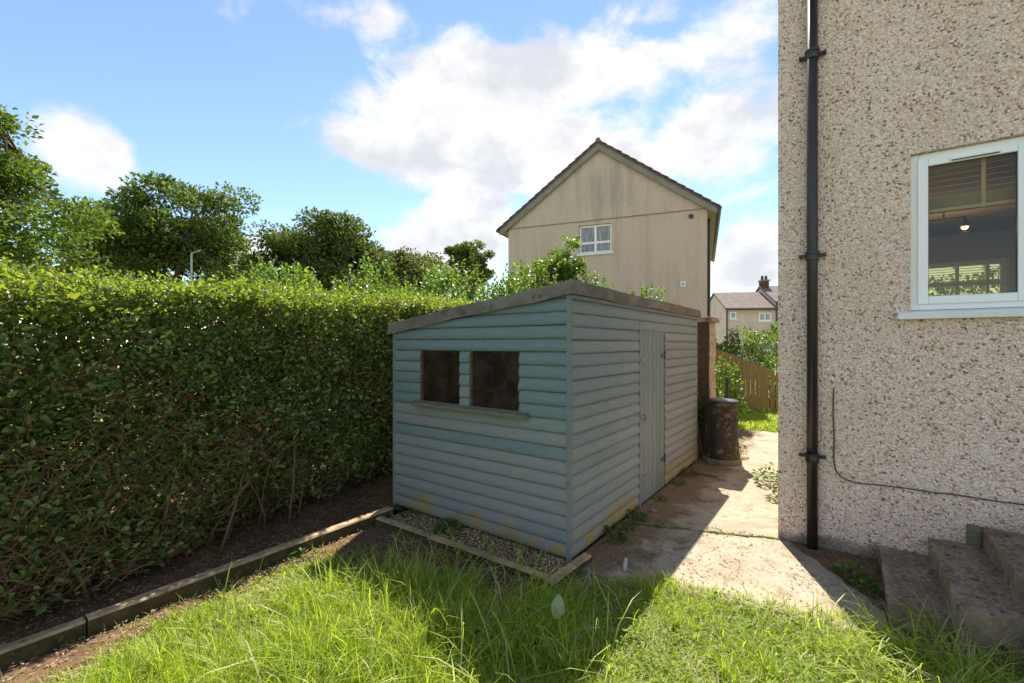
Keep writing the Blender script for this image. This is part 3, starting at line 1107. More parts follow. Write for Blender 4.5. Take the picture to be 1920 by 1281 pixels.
# blind hanging inside the near window
bl = empty('venetian_blind', (.5, HY0 + T - .06, 2.0))
tag(bl, 'half raised cream slatted blind hanging inside the pebble dashed house window', 'blind')
BY = HY0 + .17
MB().box(.45, 1.66, BY - .02, BY + .03, 3.005, 3.045).build('head_rail', M['blind'], bl, world=True)
for k in range(6):
    z = 2.985 - k * .042
    MB().add([(.46, BY - .022, z - .006), (1.65, BY - .022, z - .006), (1.65, BY + .022, z + .006), (.46, BY + .022, z + .006),
              (.46, BY - .022, z - .003), (1.65, BY - .022, z - .003), (1.65, BY + .022, z + .009), (.46, BY + .022, z + .009)],
             [(0, 1, 2, 3), (4, 7, 6, 5), (0, 4, 5, 1), (1, 5, 6, 2), (2, 6, 7, 3), (3, 7, 4, 0)]).build('slat', M['blind'], bl, world=True)
for k in range(9):
    z = 2.735 - k * .0085
    MB().box(.46, 1.65, BY - .022, BY + .022, z - .003, z).build('slat', M['blind'], bl, world=True)
MB().box(.46, 1.65, BY - .024, BY + .024, 2.63, 2.655).build('bottom_rail', M['blind'], bl, world=True)
for x in (.50, .80, 1.20, 1.55):
    MB().box(x, x + .022, BY - .0275, BY - .0255, 2.625, 3.02).build('tape', M['white_sill'], bl, world=True)
# far blind, lowered over the top of the far window
bl2 = empty('venetian_blind', (FX0, HY1 - T + .02, 2.0))
tag(bl2, 'slatted blind over the small far window seen through the house window', 'blind')
for k in range(9):
    z = 2.79 - k * .034
    MB().box(FX0 + .02, FX1 - .02, HY1 - T + .02, HY1 - T + .05, z - .004, z).build('slat', M['blind'], bl2, world=True)
MB().box(FX0 + .02, FX1 - .02, HY1 - T + .015, HY1 - T + .055, 2.455, 2.478).build('bottom_rail', M['blind'], bl2, world=True)
# ceiling spotlight bar with warm bulbs
lm = empty('ceiling_spotlight', (.92, 7.0, 3.16))
tag(lm, 'small ceiling spotlight bar with warm bulbs inside the house', 'lamp')
em = bpy.data.materials.new('warm bulb')
em.use_nodes = True
ep = em.node_tree.nodes['Principled BSDF']
ep.inputs['Emission Color'].default_value = (1.0, 0.72, 0.38, 1)
ep.inputs['Emission Strength'].default_value = 2.0
MB().lathe([(.05, 3.135), (.06, 3.159)], .92, 7.0, 16).build('rose', M['dark_metal'], lm, world=True)
MB().tube([(.92, 7.0, 3.14), (.92, 7.0, 3.05)], .008).build('stem', M['dark_metal'], lm, world=True)
MB().tube([(.74, 7.0, 3.05), (1.10, 7.0, 3.05)], .009).build('bar', M['dark_metal'], lm, world=True)
for x in (.75, 1.09):
    sh = MB().lathe([(.045, 2.945), (.035, 2.99), (.018, 3.03), (.010, 3.045)], x, 7.0, 14).build('shade', M['dark_metal'], lm, world=True)
    o = MB().lathe([(.008, 2.915), (.026, 2.925), (.030, 2.94), (.02, 2.944)], x, 7.0, 12).build('bulb', em, lm, world=True)
    o.parent = sh
    pl = bpy.data.lights.new('bulb_light', 'POINT')
    pl.energy = 0.8
    pl.color = (1.0, 0.84, 0.62)
    pl.shadow_soft_size = .03
    po = bpy.data.objects.new('bulb_light', pl)
    po.location = (x - .92, 0, 2.88 - 3.16)
    po.parent = lm
    col.objects.link(po)

# ================================================================== STEPS BESIDE THE HOUSE
steps = empty('concrete_steps', (.22, 4.0, 0))
tag(steps, 'dark weathered concrete steps rising along the foot of the pebble dashed wall', 'steps')
for (x0, x1, y0, z1) in ((.222, .52, 3.52, .115), (.502, .80, 3.38, .250), (.775, 2.6, 3.22, .390)):
    st_ = MB().box(x0, x1, y0, HY0 - .004, -.08 - x0 * .02, z1).build('step', M['step'], steps, world=True)
    bm = bmesh.new()
    bm.from_mesh(st_.data)
    bmesh.ops.subdivide_edges(bm, edges=bm.edges[:], cuts=14, use_grid_fill=True)
    for v_ in bm.verts:
        c_ = v_.co
        nz = float(wave(np.array(c_.x * 9 + c_.z * 7), np.array(c_.y * 9 + c_.z * 5), x0 * 9)) * .5 + random.uniform(-.5, .5)
        edge_ = (c_.y + steps.location.y < y0 + .012) + (c_.x + steps.location.x < x0 + .012)
        v_.co += Vector((nz * .004, nz * .004, nz * .006 - (.006 * edge_ * random.random() if c_.z > z1 - .01 else 0)))
    bm.to_mesh(st_.data)
    bm.free()
MB().box(1.06, 1.40, 3.23, HY0 - .006, .391, .53).build('step', M['step'], steps, world=True, bevel=.012)
tag(MB().box(.70, .765, HY0 - .035, HY0 - .002, .251, .395).build('wood_block', M['sill_wood'], bevel=.004), 'small pale block against the wall where the steps meet it', 'block')
tag(MB().box(.72, .84, 3.12, 3.208, -.06, .45).build('edging_post', M['sleeper'], bevel=.008), 'short brown timber post at the outer end of the concrete steps', 'post')

mb = MB()
pts = [(-.36, 4.445), (.217, 4.445), (.217, 3.62), (.16, 3.66), (.12, 3.78), (.03, 3.86), (-.02, 3.98), (-.10, 4.06), (-.16, 4.18), (-.26, 4.26)]
mb.prism(pts, .0006, .006)
tag(mb.build('wall_foot_dirt', M['bare_soil']), kind='structure')

# ================================================================== TIMBER EDGING AND GRAVEL


def sleeper(x0, x1, y0, y1, z0, z1, label, rz=0.0, seed=0):
    cxx, cyy = (x0 + x1) / 2, (y0 + y1) / 2
    lx, ly = (x1 - x0) / 2, (y1 - y0) / 2
    along = 'x' if lx > ly else 'y'
    n = 14
    r_ = random.Random(seed)
    vs, fs = [], []
    for i in range(n + 1):
        t = -1 + 2 * i / n
        j = [r_.uniform(-.004, .004) for _ in range(6)]
        if along == 'x':
            ring = [(t * lx, -ly + j[0], z0), (t * lx, -ly + j[1], z1 - .012 + j[2]), (t * lx, -ly + .012, z1 + j[3]), (t * lx, ly - .012, z1 + j[4]), (t * lx, ly + j[5], z1 - .012), (t * lx, ly, z0)]
        else:
            ring = [(-lx + j[0], t * ly, z0), (-lx + j[1], t * ly, z1 - .012 + j[2]), (-lx + .012, t * ly, z1 + j[3]), (lx - .012, t * ly, z1 + j[4]), (lx + j[5], t * ly, z1 - .012), (lx, t * ly, z0)]
        vs += ring
    m = 6
    for i in range(n):
        for k in range(m):
            k2 = (k + 1) % m
            fs.append((i * m + k, i * m + k2, (i + 1) * m + k2, (i + 1) * m + k))
    fs.append(tuple(range(m)))
    fs.append(tuple(n * m + k for k in reversed(range(m))))
    mb_ = MB()
    mb_.add(vs, [])
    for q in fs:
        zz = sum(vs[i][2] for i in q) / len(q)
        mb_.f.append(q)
        mb_.mi.append(0 if zz > z1 - .0085 else 1)  # upper faces get the paler slot, sides and ends the darker
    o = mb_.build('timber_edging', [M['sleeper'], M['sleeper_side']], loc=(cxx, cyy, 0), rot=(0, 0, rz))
    tag(o, label, 'edging', 'timber edging boards round the lawn')


sleeper(-3.570, -3.482, .68, 2.86, -.06, .080, 'long timber edging board between hedge and lawn ending near the shed', .0, 1)
sleeper(-3.580, -3.492, -2.4, .672, -.06, .070, 'nearest timber edging board at the bottom left below the hedge', .0, 2)
sleeper(-3.47, -1.64, 2.645, 2.715, -.06, .052, 'low timber edging board in front of the shed gravel', .0, 3)
sleeper(-1.635, -1.555, 2.62, 3.16, -.06, .045, 'short timber edging board at the near corner of the shed', -.05, 4)

# gravel tray in front of the shed
tag(grid_sheet('gravel_bed', -3.47, -1.635, 2.71, 3.10, 40, 12, lambda X, Y: -.002 + .006 * wave(X * 9, Y * 9), M['bare_soil']), kind='structure')
M['pebble'] = leaf_mat('mixed gravel', (0.13, 0.075, 0.032), (0.29, 0.19, 0.085), (0.66, 0.55, 0.38), 0.0, 0.7, 0.3, (1, 1, 1))


def stones(name, P, r, label, cat):
    """low stones: squashed octahedra"""
    n = len(P)
    ax = rand_dirs(n)
    b = unit(np.cross(ax, rand_dirs(n)))
    c = np.cross(ax, b)
    r = r.reshape(-1, 1)
    sx, sy, sz = (r * rng.uniform(.7, 1.3, (n, 1)) for _ in range(3))
    V = np.stack([P + ax * sx, P - ax * sx, P + b * sy, P - b * sy, P + c * sz * .7, P - c * sz * .7], 1).reshape(-1, 3)
    t = np.array([[0, 2, 4], [2, 1, 4], [1, 3, 4], [3, 0, 4], [2, 0, 5], [1, 2, 5], [3, 1, 5], [0, 3, 5]])
    F = (np.arange(n)[:, None, None] * 6 + t[None]).reshape(-1, 3)
    o = link(name, np_mesh(name, V, F, M['pebble'], smooth=False))
    tag(o, label, cat, kind='stuff')


n = 6500
P = np.stack([rng.uniform(-3.46, -1.64, n), rng.uniform(2.72, 3.08, n), np.zeros(n)], 1)
P[:, 2] = .006 + rng.uniform(0, .012, n)
stones('gravel', P, rng.uniform(.004, .012, n), 'mixed brown and white gravel between edging board and shed', 'gravel')

n = 1300
gx_ = -1.62 + 1.8 * rng.uniform(0, 1, n) ** 1.6
P = np.stack([gx_, rng.uniform(3.1, 4.4, n), np.full(n, .003)], 1)
k2 = rng.uniform(0, 1, n) < .4
P[k2, 0] = -1.62 + .8 * rng.uniform(0, 1, k2.sum()) ** 1.5
P[k2, 1] = rng.uniform(4.3, 6.6, k2.sum())
P[k2, 2] = .008
stones('grit', P, rng.uniform(.0012, .0045, n), 'loose grit scattered over the concrete path', 'grit')

# dry litter: clippings and leaf scraps on path, soil and bare earth
zones = [(-1.62, -.6, 3.05, 6.6, 3800, .002), (-1.6, .2, 3.1, 4.4, 500, .003), (-4.6, -3.6, -.2, 5.0, 7000, .035), (-3.45, -3.0, 0.0, 2.6, 1500, .004),
         (-3.2, -1.7, 2.3, 2.65, 900, .004), (-3.45, -1.65, 2.72, 3.05, 500, .016), (-.3, .25, 3.6, 4.44, 700, .004), (.25, 1.05, 3.2, 4.4, 2600, .0), (-1.6, -1.0, 5.7, 8.5, 500, .004)]
PP = []
for (x0, x1, y0, y1, k, z) in zones:
    q = np.stack([rng.uniform(x0, x1, k), rng.uniform(y0, y1, k), np.full(k, z)], 1)
    if x0 == -1.62:
        q[:, 0] = x0 + (x1 - x0) * rng.uniform(0, 1, k) ** 2.0
    if x0 == .25:
        q[:, 2] = np.where(q[:, 0] < .50, .118, np.where(q[:, 0] < .775, .253, .393))
        keep = q[:, 1] > np.where(q[:, 0] < .50, 3.55, np.where(q[:, 0] < .775, 3.41, 3.25))
        q = q[keep]
    PP.append(q)
P = np.concatenate(PP)
n = len(P)
P[:, 2] += rng.uniform(.001, .005, n)
a = rng.uniform(0, 2 * math.pi, n)
D = np.stack([np.cos(a), np.sin(a), rng.uniform(-.05, .08, n)], 1)
Nn = unit(np.stack([rng.normal(0, .12, n), rng.normal(0, .12, n), np.ones(n)], 1))
V, F = leaves_np(P, D, Nn, rng.uniform(.008, .035, n), rng.uniform(.003, .012, n), .3, False)
tag(link('leaf_litter', np_mesh('leaf_litter', V, F, M['litter'])), 'scattered dry clippings and leaf scraps on path and soil', 'litter', kind='stuff')


# ================================================================== GRASS
def blades(P, H, lean, W, bend):
    n = len(P)
    a = rng.uniform(0, 2 * math.pi, n)
    hd = np.stack([np.cos(a), np.sin(a), np.zeros(n)], 1)
    tw = a + math.pi / 2 + rng.normal(0, .5, n)
    sd = np.stack([np.cos(tw), np.sin(tw), np.zeros(n)], 1)
    H, lean, W, bend = (x.reshape(-1, 1) for x in (H, lean, W, bend))
    up = np.array([[0, 0, 1.0]])
    rows = []
    for t, ww in ((0, .8), (.4, 1.0), (.75, .7), (1.0, 0)):
        hor = H * (lean * t + bend * t * t * .9)
        ver = H * (t - bend * .55 * t * t * t)
        c = P + hd * hor + up * ver
        if ww:
            rows += [c - sd * W * ww * .5, c + sd * W * ww * .5]
        else:
            rows += [c]
    V = np.stack(rows, 1).reshape(-1, 3)
    k = np.arange(n)[:, None] * 7
    Fq = np.concatenate([k + np.array([[0, 1, 3, 2]]), k + np.array([[2, 3, 5, 4]])], 0)
    Ft = k + np.array([[4, 5, 6]])
    return V, Fq, Ft


def grass_obj(name, P, H, lean, W, bend, straw, label, cat='grass'):
    V, Fq, Ft = blades(P, H, lean, W, bend)
    mi = straw.astype(np.int32)
    o = link(name, np_mesh(name, V, [Fq, Ft], [M['grass'], M['straw']], np.concatenate([mi, mi, mi])))
    tag(o, label, cat, kind='stuff')
    return o


def lawn_edge(x):       # far edge of the lawn towards the path
    return np.interp(x, [-3.5, -1.65, -1.55, -1.38, -1.12, -.85, -.5, -.2, .16, .5, 1.6], [2.62, 2.62, 2.72, 2.95, 3.17, 3.24, 3.30, 3.38, 3.42, 3.28, 3.1])


N0 = 390000
X = rng.uniform(-3.46, 1.58, N0)
Y = rng.uniform(-.5, 3.55, N0)
# keep what the place's lawn shows, plus a margin
dep = X * -.588 + Y * .809
lat = X * .809 + Y * .588
vis = (dep > .8) & (np.abs(lat) < dep * 1.5 + .5)
edge = lawn_edge(X) + .05 * wave(X * 7, Y * 3, 4)
inside = Y < edge
left_bare = np.clip((X + 3.44 + .05 - .08 * np.sin(Y * 3)) / .42, 0, 1)
corner_bare = np.where(X < -1.6, np.clip((2.62 - np.where(X < -2.35, .36, .12) - Y + .07 * np.sin(X * 5)) / .45, 0.0, 1), 1.0)
cover = np.minimum(left_bare, corner_bare)
cover = np.clip(cover, 0.03, 1) * np.clip(.78 + .45 * wave(X * 2.2, Y * 2.2, 8), .35, 1)
keep = vis & inside & (rng.uniform(0, 1, N0) < cover)
X, Y, cov = X[keep], Y[keep], cover[keep]
n = len(X)
# half of the blades gather in tufts
nt = 9000
tx, ty = rng.uniform(-3.46, 1.55, nt), rng.uniform(-.05, 3.5, nt)
cell = {}
for q_ in range(nt):
    cell.setdefault((int(tx[q_] / .06), int(ty[q_] / .06)), q_)
gx, gy = (X / .06).astype(int), (Y / .06).astype(int)
near = np.array([cell.get((a_, b_), -1) for a_, b_ in zip(gx, gy)])
pull = (near >= 0) & (rng.uniform(0, 1, n) < .7)
X = np.where(pull, tx[near] + (X - tx[near]) * .30, X)
Y = np.where(pull, ty[near] + (Y - ty[near]) * .30, Y)
TUFT = np.where(near >= 0, rng.normal(1.0, .22, nt)[near], 1.0)
tall = np.clip(1.15 - np.abs(X + 2.0) / 1.0, 0, 1) * np.clip((2.75 - Y) / .7, .15, 1)
tall = np.clip(tall + .25 * wave(X * 3, Y * 3, 5), 0, 1)
H = (.045 + .15 * tall) * rng.gamma(5, .2, n) * (.55 + .45 * np.clip(cov, 0, 1))
H = np.clip(H * np.clip(TUFT, .5, 1.5), .025, .42)
P = np.stack([X, Y, np.full(n, -.035)], 1)
far = np.clip(np.hypot(X, Y) / 3.0, .6, 1.2)
straw = rng.uniform(0, 1, n) < .035 + .06 * (cov < .5)
grass_obj('lawn_grass', P, H, np.abs(rng.normal(0, .22, n)), rng.uniform(.003, .0065, n) * far, rng.uniform(.05, .75, n), straw,
          'overgrown bright green lawn grass in the foreground')
n = 60000
X, Y = rng.uniform(-3.4, 1.5, n), rng.uniform(.3, 3.4, n)
k = (Y < lawn_edge(X) - .02) & (np.abs(X * .809 + Y * .588) < (X * -.588 + Y * .809) * 1.25 + .2) & ((X > -3.15) & ((Y < 2.3) | (X > -1.6)))
X, Y = X[k], Y[k]
n = len(X)
grass_obj('thatch', np.stack([X, Y, np.full(n, -.02)], 1), rng.uniform(.03, .075, n), rng.uniform(.5, 1.6, n), rng.uniform(.003, .006, n), rng.uniform(.2, .9, n),
          rng.uniform(0, 1, n) < .30, 'short matted undergrowth of the lawn with dead straw')
# long seeding blades that arch over the lawn
n = 700
X = rng.normal(-1.75, .62, n)
Y = rng.uniform(.9, 2.66, n)
k = (X > -3.1) & (X < -.95)
X, Y = X[k], Y[k]
n = len(X)
grass_obj('long_grass', np.stack([X, Y, np.full(n, -.03)], 1), rng.uniform(.22, .46, n), rng.uniform(.05, .5, n), rng.uniform(.005, .009, n), rng.uniform(.3, 1.25, n),
          rng.uniform(0, 1, n) < .12, 'tall arching grass blades standing over the lawn before the shed')
n = 700
X = rng.normal(.45, .25, n)
Y = rng.normal(2.98, .24, n)
k = Y < 3.36
X, Y = X[k], Y[k]
n = len(X)
grass_obj('step_grass', np.stack([X, Y, np.full(n, -.03)], 1), rng.uniform(.15, .42, n), rng.uniform(.05, .6, n), rng.uniform(.004, .008, n), rng.uniform(.3, 1.3, n),
          rng.uniform(0, 1, n) < .15, 'coarse grass tussocks in front of the concrete steps')
# clover and broad leaves in the short lawn
n = 6000
X = rng.uniform(-1.35, .6, n)
Y = rng.uniform(.7, 3.3, n)
k = (Y < lawn_edge(X) - .03) & (wave(X * 2.5, Y * 2.5, 11) > -.15)
X, Y = X[k], Y[k]
n = len(X)
a = rng.uniform(0, 2 * math.pi, n)
V, F = leaves_np(np.stack([X, Y, rng.uniform(.0, .07, n)], 1), np.stack([np.cos(a), np.sin(a), rng.uniform(-.1, .4, n)], 1),
                 unit(np.stack([rng.normal(0, .35, n), rng.normal(0, .35, n), np.ones(n)], 1)), rng.uniform(.012, .032, n), rng.uniform(.009, .02, n))
tag(link('clover', np_mesh('clover', V, F, M['clover'])), 'low clover and small broad leaves growing through the short lawn', 'clover', kind='stuff')
# sunny patch of lawn beyond the path
n = 16000
X = rng.uniform(-3.2, 0.5, n)
Y = rng.uniform(9.75, 12.6, n)
grass_obj('far_lawn_grass', np.stack([X, Y, np.full(n, -.01)], 1), rng.uniform(.06, .16, n), rng.uniform(0, .5, n), rng.uniform(.010, .018, n), rng.uniform(.1, .8, n),
          rng.uniform(0, 1, n) < .05, 'sunlit grass at the foot of the far fence')

# ================================================================== THE HEDGE
HEDGE_Y = (-1.6, 9.2)
hedge = empty('privet_hedge', (-4.6, 3.0, 0))
tag(hedge, 'tall clipped dark green hedge along the left side of the garden', 'hedge')
HOff = np.array([-4.6, 3.0, 0])


def face_x(y, z):
    return -4.03 + .115 * wave(y * 1.3, z * 1.5, 1) + .035 * wave(y * 4.1, z * 4.4, 2) + .36 * np.clip(1.1 - z, 0, .8) * np.clip(2.0 - y, 0, 1) - np.clip(.75 - z, 0, 1) * (.04 + .34 * np.clip((y - .9) / 1.5, 0, 1)) - np.clip(y - 2.6, 0, .6) * .25


def top_z(x, y):
    return 1.97 + .15 * np.clip((-4.0 - x) / .75, 0, 1) ** .7 + .035 * wave(y * 1.9, x * 2, 3) + .03 * np.clip(y, 0, 5)


Ps, Ds, Ns, Ls, Ms = [], [], [], [], []
# the clipped face
n = 76000
y = np.concatenate([rng.uniform(-.2, 4.6, int(n * .87)), rng.uniform(4.6, 9.2, int(n * .08)), rng.uniform(-1.6, -.2, n - int(n * .87) - int(n * .08))])
z = rng.uniform(.10, 2.2, n)
dx = rng.exponential(.11, n)
x = face_x(y, z) - dx + rng.normal(0, .018, n)
clump = .5 + .5 * wave(y * 3.3, z * 3.7, 6)
bare = wave(y * 1.5, z * 1.9, 13) > .42
kp = (rng.uniform(0, 1, n) < np.where(bare & (z < 1.75), .35, 1.0)) & (rng.uniform(0, 1, n) < np.clip(.30 + .8 * z / .9, 0, 1)) & (z < top_z(x, y) - .02) & (rng.uniform(0, 1, n) < .12 + 1.15 * clump)
x, y, z = x[kp], y[kp], z[kp]
n = len(x)
Ps.append(np.stack([x, y, z], 1))
Ds.append(np.stack([rng.normal(.5, .6, n), rng.normal(0, .8, n), rng.normal(.25, .6, n)], 1))
Ns.append(unit(np.stack([rng.normal(.55, .5, n), rng.normal(-.15, .5, n), rng.normal(.65, .4, n)], 1)))
Ls.append(rng.uniform(.030, .064, n))
newf = np.clip((z - (top_z(x, y) - .30)) / .28, 0.02, 1)
u = rng.uniform(0, 1, n)
dead = (wave(y * 2.1, z * 2.4, 9) > .62) & (z > .9)
Ms.append(np.where(u < newf * .62, 1, np.where((rng.uniform(0, 1, n) < np.where(dead, .40, .03)), 2, 0)))
# the sunlit top
n = 42000
x = rng.uniform(-5.5, -3.98, n)
y = rng.uniform(-1.0, 9.2, n) if False else np.concatenate([rng.uniform(-.8, 5.0, int(n * .82)), rng.uniform(5.0, 9.2, n - int(n * .82))])
z = top_z(x, y) - rng.exponential(.06, n) + rng.normal(0, .02, n)
ok = x < face_x(y, np.minimum(z, 2.0)) + .03
x, y, z = x[ok], y[ok], z[ok]
n = len(x)
Ps.append(np.stack([x, y, z], 1))
Ds.append(np.stack([rng.normal(.1, .7, n), rng.normal(0, .7, n), rng.normal(.55, .5, n)], 1))
Ns.append(unit(np.stack([rng.normal(0, .55, n), rng.normal(0, .55, n), rng.normal(.8, .4, n)], 1)))
Ls.append(rng.uniform(.024, .046, n))
Ms.append((rng.uniform(0, 1, n) < .84).astype(int))
# upright shoots standing out of the top
ns = 900
sx = rng.uniform(-5.4, -4.02, ns)
sy = rng.uniform(-.6, 6.0, ns)
sh = rng.uniform(.03, .15, ns)
per = 7
t = np.tile(np.linspace(.1, 1, per), ns)
n = ns * per
x = np.repeat(sx, per) + rng.normal(0, .012, n)
y = np.repeat(sy, per) + rng.normal(0, .012, n)
z = top_z(x, y) - .03 + t * np.repeat(sh, per)
Ps.append(np.stack([x, y, z], 1))
Ds.append(np.stack([rng.normal(0, .6, n), rng.normal(0, .6, n), rng.uniform(.2, 1.0, n)], 1))
Ns.append(unit(np.stack([rng.normal(0, .6, n), rng.normal(0, .6, n), rng.uniform(.3, 1, n)], 1)))
Ls.append(rng.uniform(.026, .046, n))
Ms.append(np.ones(n, int))
# the body of the hedge and its far face
n = 62000
x = rng.uniform(-5.5, -4.15, n)
y = rng.uniform(-1.6, 9.2, n)
z = rng.uniform(.25, 2.25, n)
ok = (z < top_z(x, y) - .03) & (x < face_x(y, z) - .05) & (rng.uniform(0, 1, n) < np.clip(.15 + z, 0, 1))
x, y, z = x[ok], y[ok], z[ok]
n = len(x)
Ps.append(np.stack([x, y, z], 1))
Ds.append(rand_dirs(n))
Ns.append(unit(rng.normal(0, 1, (n, 3)) + np.array([[0, 0, .6]])))
Ls.append(rng.uniform(.05, .085, n))
Ms.append(np.zeros(n, int))
# the dense far face and foot
n = 26000
x = -5.45 + rng.exponential(.10, n)
y = rng.uniform(-1.6, 9.2, n)
z = rng.uniform(.0, 2.1, n)
Ps.append(np.stack([x, y, z], 1))
Ds.append(rand_dirs(n))
Ns.append(unit(rng.normal(0, .6, (n, 3)) + np.array([[-1.0, 0, .3]])))
Ls.append(rng.uniform(.06, .10, n))
Ms.append(np.zeros(n, int))
P = np.concatenate(Ps) - HOff
L = np.concatenate(Ls)
MI = np.concatenate(Ms)
Dn, Nn = np.concatenate(Ds), np.concatenate(Ns)
V, F = leaves_np(P, Dn, Nn, L, L * rng.uniform(.45, .65, len(L)))
fo = link('foliage', np_mesh('foliage', V, F, [M['privet'], M['privet_new'], M['privet_dry']], np.concatenate([MI, MI])), hedge)
fo['kind'] = 'stuff'
# the largest leaves on the near face, one by one
lm_v, lm_f = leaves_np(np.zeros((1, 3)), np.array([[0, 1.0, 0]]), np.array([[0, 0, 1.0]]), [1.0], [.56])
leaf_me = np_mesh('leaf', lm_v, lm_f, [M['privet']])
for k in range(260):
    yy = random.uniform(.25, 2.2)
    zz = random.uniform(.35, 1.95)
    xx = float(face_x(np.array(yy), np.array(zz))) + random.uniform(.0, .035)
    s = random.uniform(.038, .054)
    link('leaf', leaf_me, hedge, (xx + 4.6, yy - 3.0, zz), (random.uniform(-.5, .9), random.uniform(.1, 1.1), random.uniform(-2.6, .0)), (s, s, s))

# stems and twigs
for k in range(44):
    y0 = -.4 + (k % 26) * .21 + random.uniform(-.06, .06)
    x0 = -4.62 + random.uniform(-.16, .14)
    if k >= 26:
        y0 = -.1 + (k - 26) * .14 + random.uniform(-.06, .06)
        x0 = -4.12 + random.uniform(-.12, .12) + .15 * min(max(2 - y0, 0), 1)
    pts = [Vector((x0, y0, -.05))]
    d = Vector((random.uniform(-.1, .35), random.uniform(-.3, .3), 1)).normalized()
    for q in range(7):
        pts.append(pts[-1] + d * random.uniform(.16, .28))
        d = (d + Vector((random.uniform(-.25, .25), random.uniform(-.35, .35), .15))).normalized()
        if pts[-1].x > (-4.2 if k < 26 else -3.95):
            d.x = -abs(d.x)
    r0 = random.uniform(.012, .026)
    if k >= 26:
        r0 *= .5
        pts = pts[:random.choice((4, 5))]
    MB().tube([p - Vector(HOff) for p in pts], [r0 * (1 - .1 * q) for q in range(len(pts))], 6).build('stem', M['twig'], hedge, smooth=True)
tw = MB()
for k in range(3900):
    y0 = random.uniform(-.3, 4.2) if k < 2600 else random.uniform(-.1, 2.3)
    z0 = random.uniform(.12, 1.9) * random.uniform(.55, 1) if k < 2600 else random.uniform(.05, .95)
    if 1100 < k < 2600 and float(wave(np.array(y0 * 1.5), np.array(z0 * 1.9), 13)) < .30:
        continue
    x0 = float(face_x(np.array(y0), np.array(z0))) - random.uniform(.0, .22)
    d = Vector((random.uniform(-.2, .5), random.uniform(-1, 1), random.uniform(-.3, 1.0))).normalized()
    p = Vector((x0, y0, z0))
    pts = [p]
    for q in range(3):
        p = p + d * random.uniform(.05, .14)
        p.x = min(p.x, float(face_x(np.array(p.y), np.array(p.z))) + .01)
        d = (d + Vector((random.uniform(-.4, .4), random.uniform(-.5, .5), random.uniform(-.3, .4)))).normalized()
        pts.append(p.copy())
    r0 = random.uniform(.0018, .0050)
    tw.tube([q - Vector(HOff) for q in pts], [r0, r0 * .9, r0 * .7, r0 * .4], 3, cap=False)
o = tw.build('twigs', M['twig'], hedge)
o['kind'] = 'stuff'


# ================================================================== SHRUBS AND TREES
def shrub(name, loc, rx, ry, h, nleaf, nshoot, shoot, size, mat, label, cat='shrub', group=None, mat2=None, seed=1, fine=False):
    root = empty(name, loc)
    tag(root, label, cat, group)
    ph = rng.uniform(0, 6, 3)
    d = rand_dirs(nleaf)
    d[:, 2] = np.abs(d[:, 2]) * 1.0 - .25
    d = unit(d)
    lump = 1 + .16 * np.sin(d[:, 0] * 5 + ph[0]) * np.sin(d[:, 1] * 5 + ph[1]) + .10 * np.sin(d[:, 2] * 9 + d[:, 0] * 7 + ph[2])
    rr = lump * np.clip(1 - rng.exponential(.13, nleaf), .25, 1.1)
    c = np.array([0, 0, h * .45])
    P = c + d * np.stack([rr * rx, rr * ry, rr * h * .55], 1)
    P[:, 2] = np.maximum(P[:, 2], .05)
    Ps, Ds, Ns = [P], [d * .5 + rng.normal(0, .6, (nleaf, 3)) + np.array([[0, 0, .25]])], [unit(d * .5 + rng.normal(0, .5, (nleaf, 3)) + np.array([[0, 0, .6]]))]
    stems = MB()
    if nshoot:
        per = 22
        a = rng.uniform(0, 2 * math.pi, nshoot)
        q = np.sqrt(rng.uniform(0, 1, nshoot)) * .95
        bx, by = q * np.cos(a) * rx, q * np.sin(a) * ry
        bz = h * .45 + h * .55 * np.sqrt(np.clip(1 - q * q, 0, 1)) * .92
        hh = shoot * rng.uniform(.35, 1.0, nshoot)
        lx, ly = rng.normal(0, .16, nshoot), rng.normal(0, .16, nshoot)
        t = np.tile(np.linspace(0, 1, per), nshoot)
        R_ = lambda v: np.repeat(v, per)
        P2 = np.stack([R_(bx) + R_(lx * hh) * t, R_(by) + R_(ly * hh) * t, R_(bz) + R_(hh) * t], 1)
        m = len(P2)
        Ps.append(P2)
        Ds.append(np.stack([rng.normal(0, .8, m), rng.normal(0, .8, m), rng.uniform(.2, 1.0, m)], 1))
        Ns.append(unit(rng.normal(0, .6, (m, 3)) + np.array([[0, 0, .8]])))
        for k in range(nshoot):
            stems.tube([(bx[k], by[k], bz[k] - .3), (bx[k] + lx[k] * hh[k], by[k] + ly[k] * hh[k], bz[k] + hh[k] * .97)], [.006, .002], 3, cap=False)
    for k in range(7):
        a = k * .9
        stems.tube([(.15 * math.cos(a), .15 * math.sin(a), -.09), (.35 * rx * math.cos(a), .35 * ry * math.sin(a), h * .4), (.6 * rx * math.cos(a + .4), .6 * ry * math.sin(a + .4), h * .75)], [.03, .02, .008], 5)
    P = np.concatenate(Ps)
    n = len(P)
    L = rng.uniform(.7, 1.25, n) * size
    V, F = leaves_np(P, np.concatenate(Ds), np.concatenate(Ns), L, L * .55, fine=fine)
    mi = None
    mats = [mat]
    if mat2:
        mats = [mat, mat2]
        m1 = (P[:, 2] > h * .72) & (rng.uniform(0, 1, n) < .7)  # upper leaves take the lighter leaf colour, painting a sunlit top
        mi = np.concatenate([m1, m1]).astype(int)
    o = link('foliage', np_mesh('foliage', V, F, mats, mi), root)
    stems.build('branches', M['twig'], root)
    return root


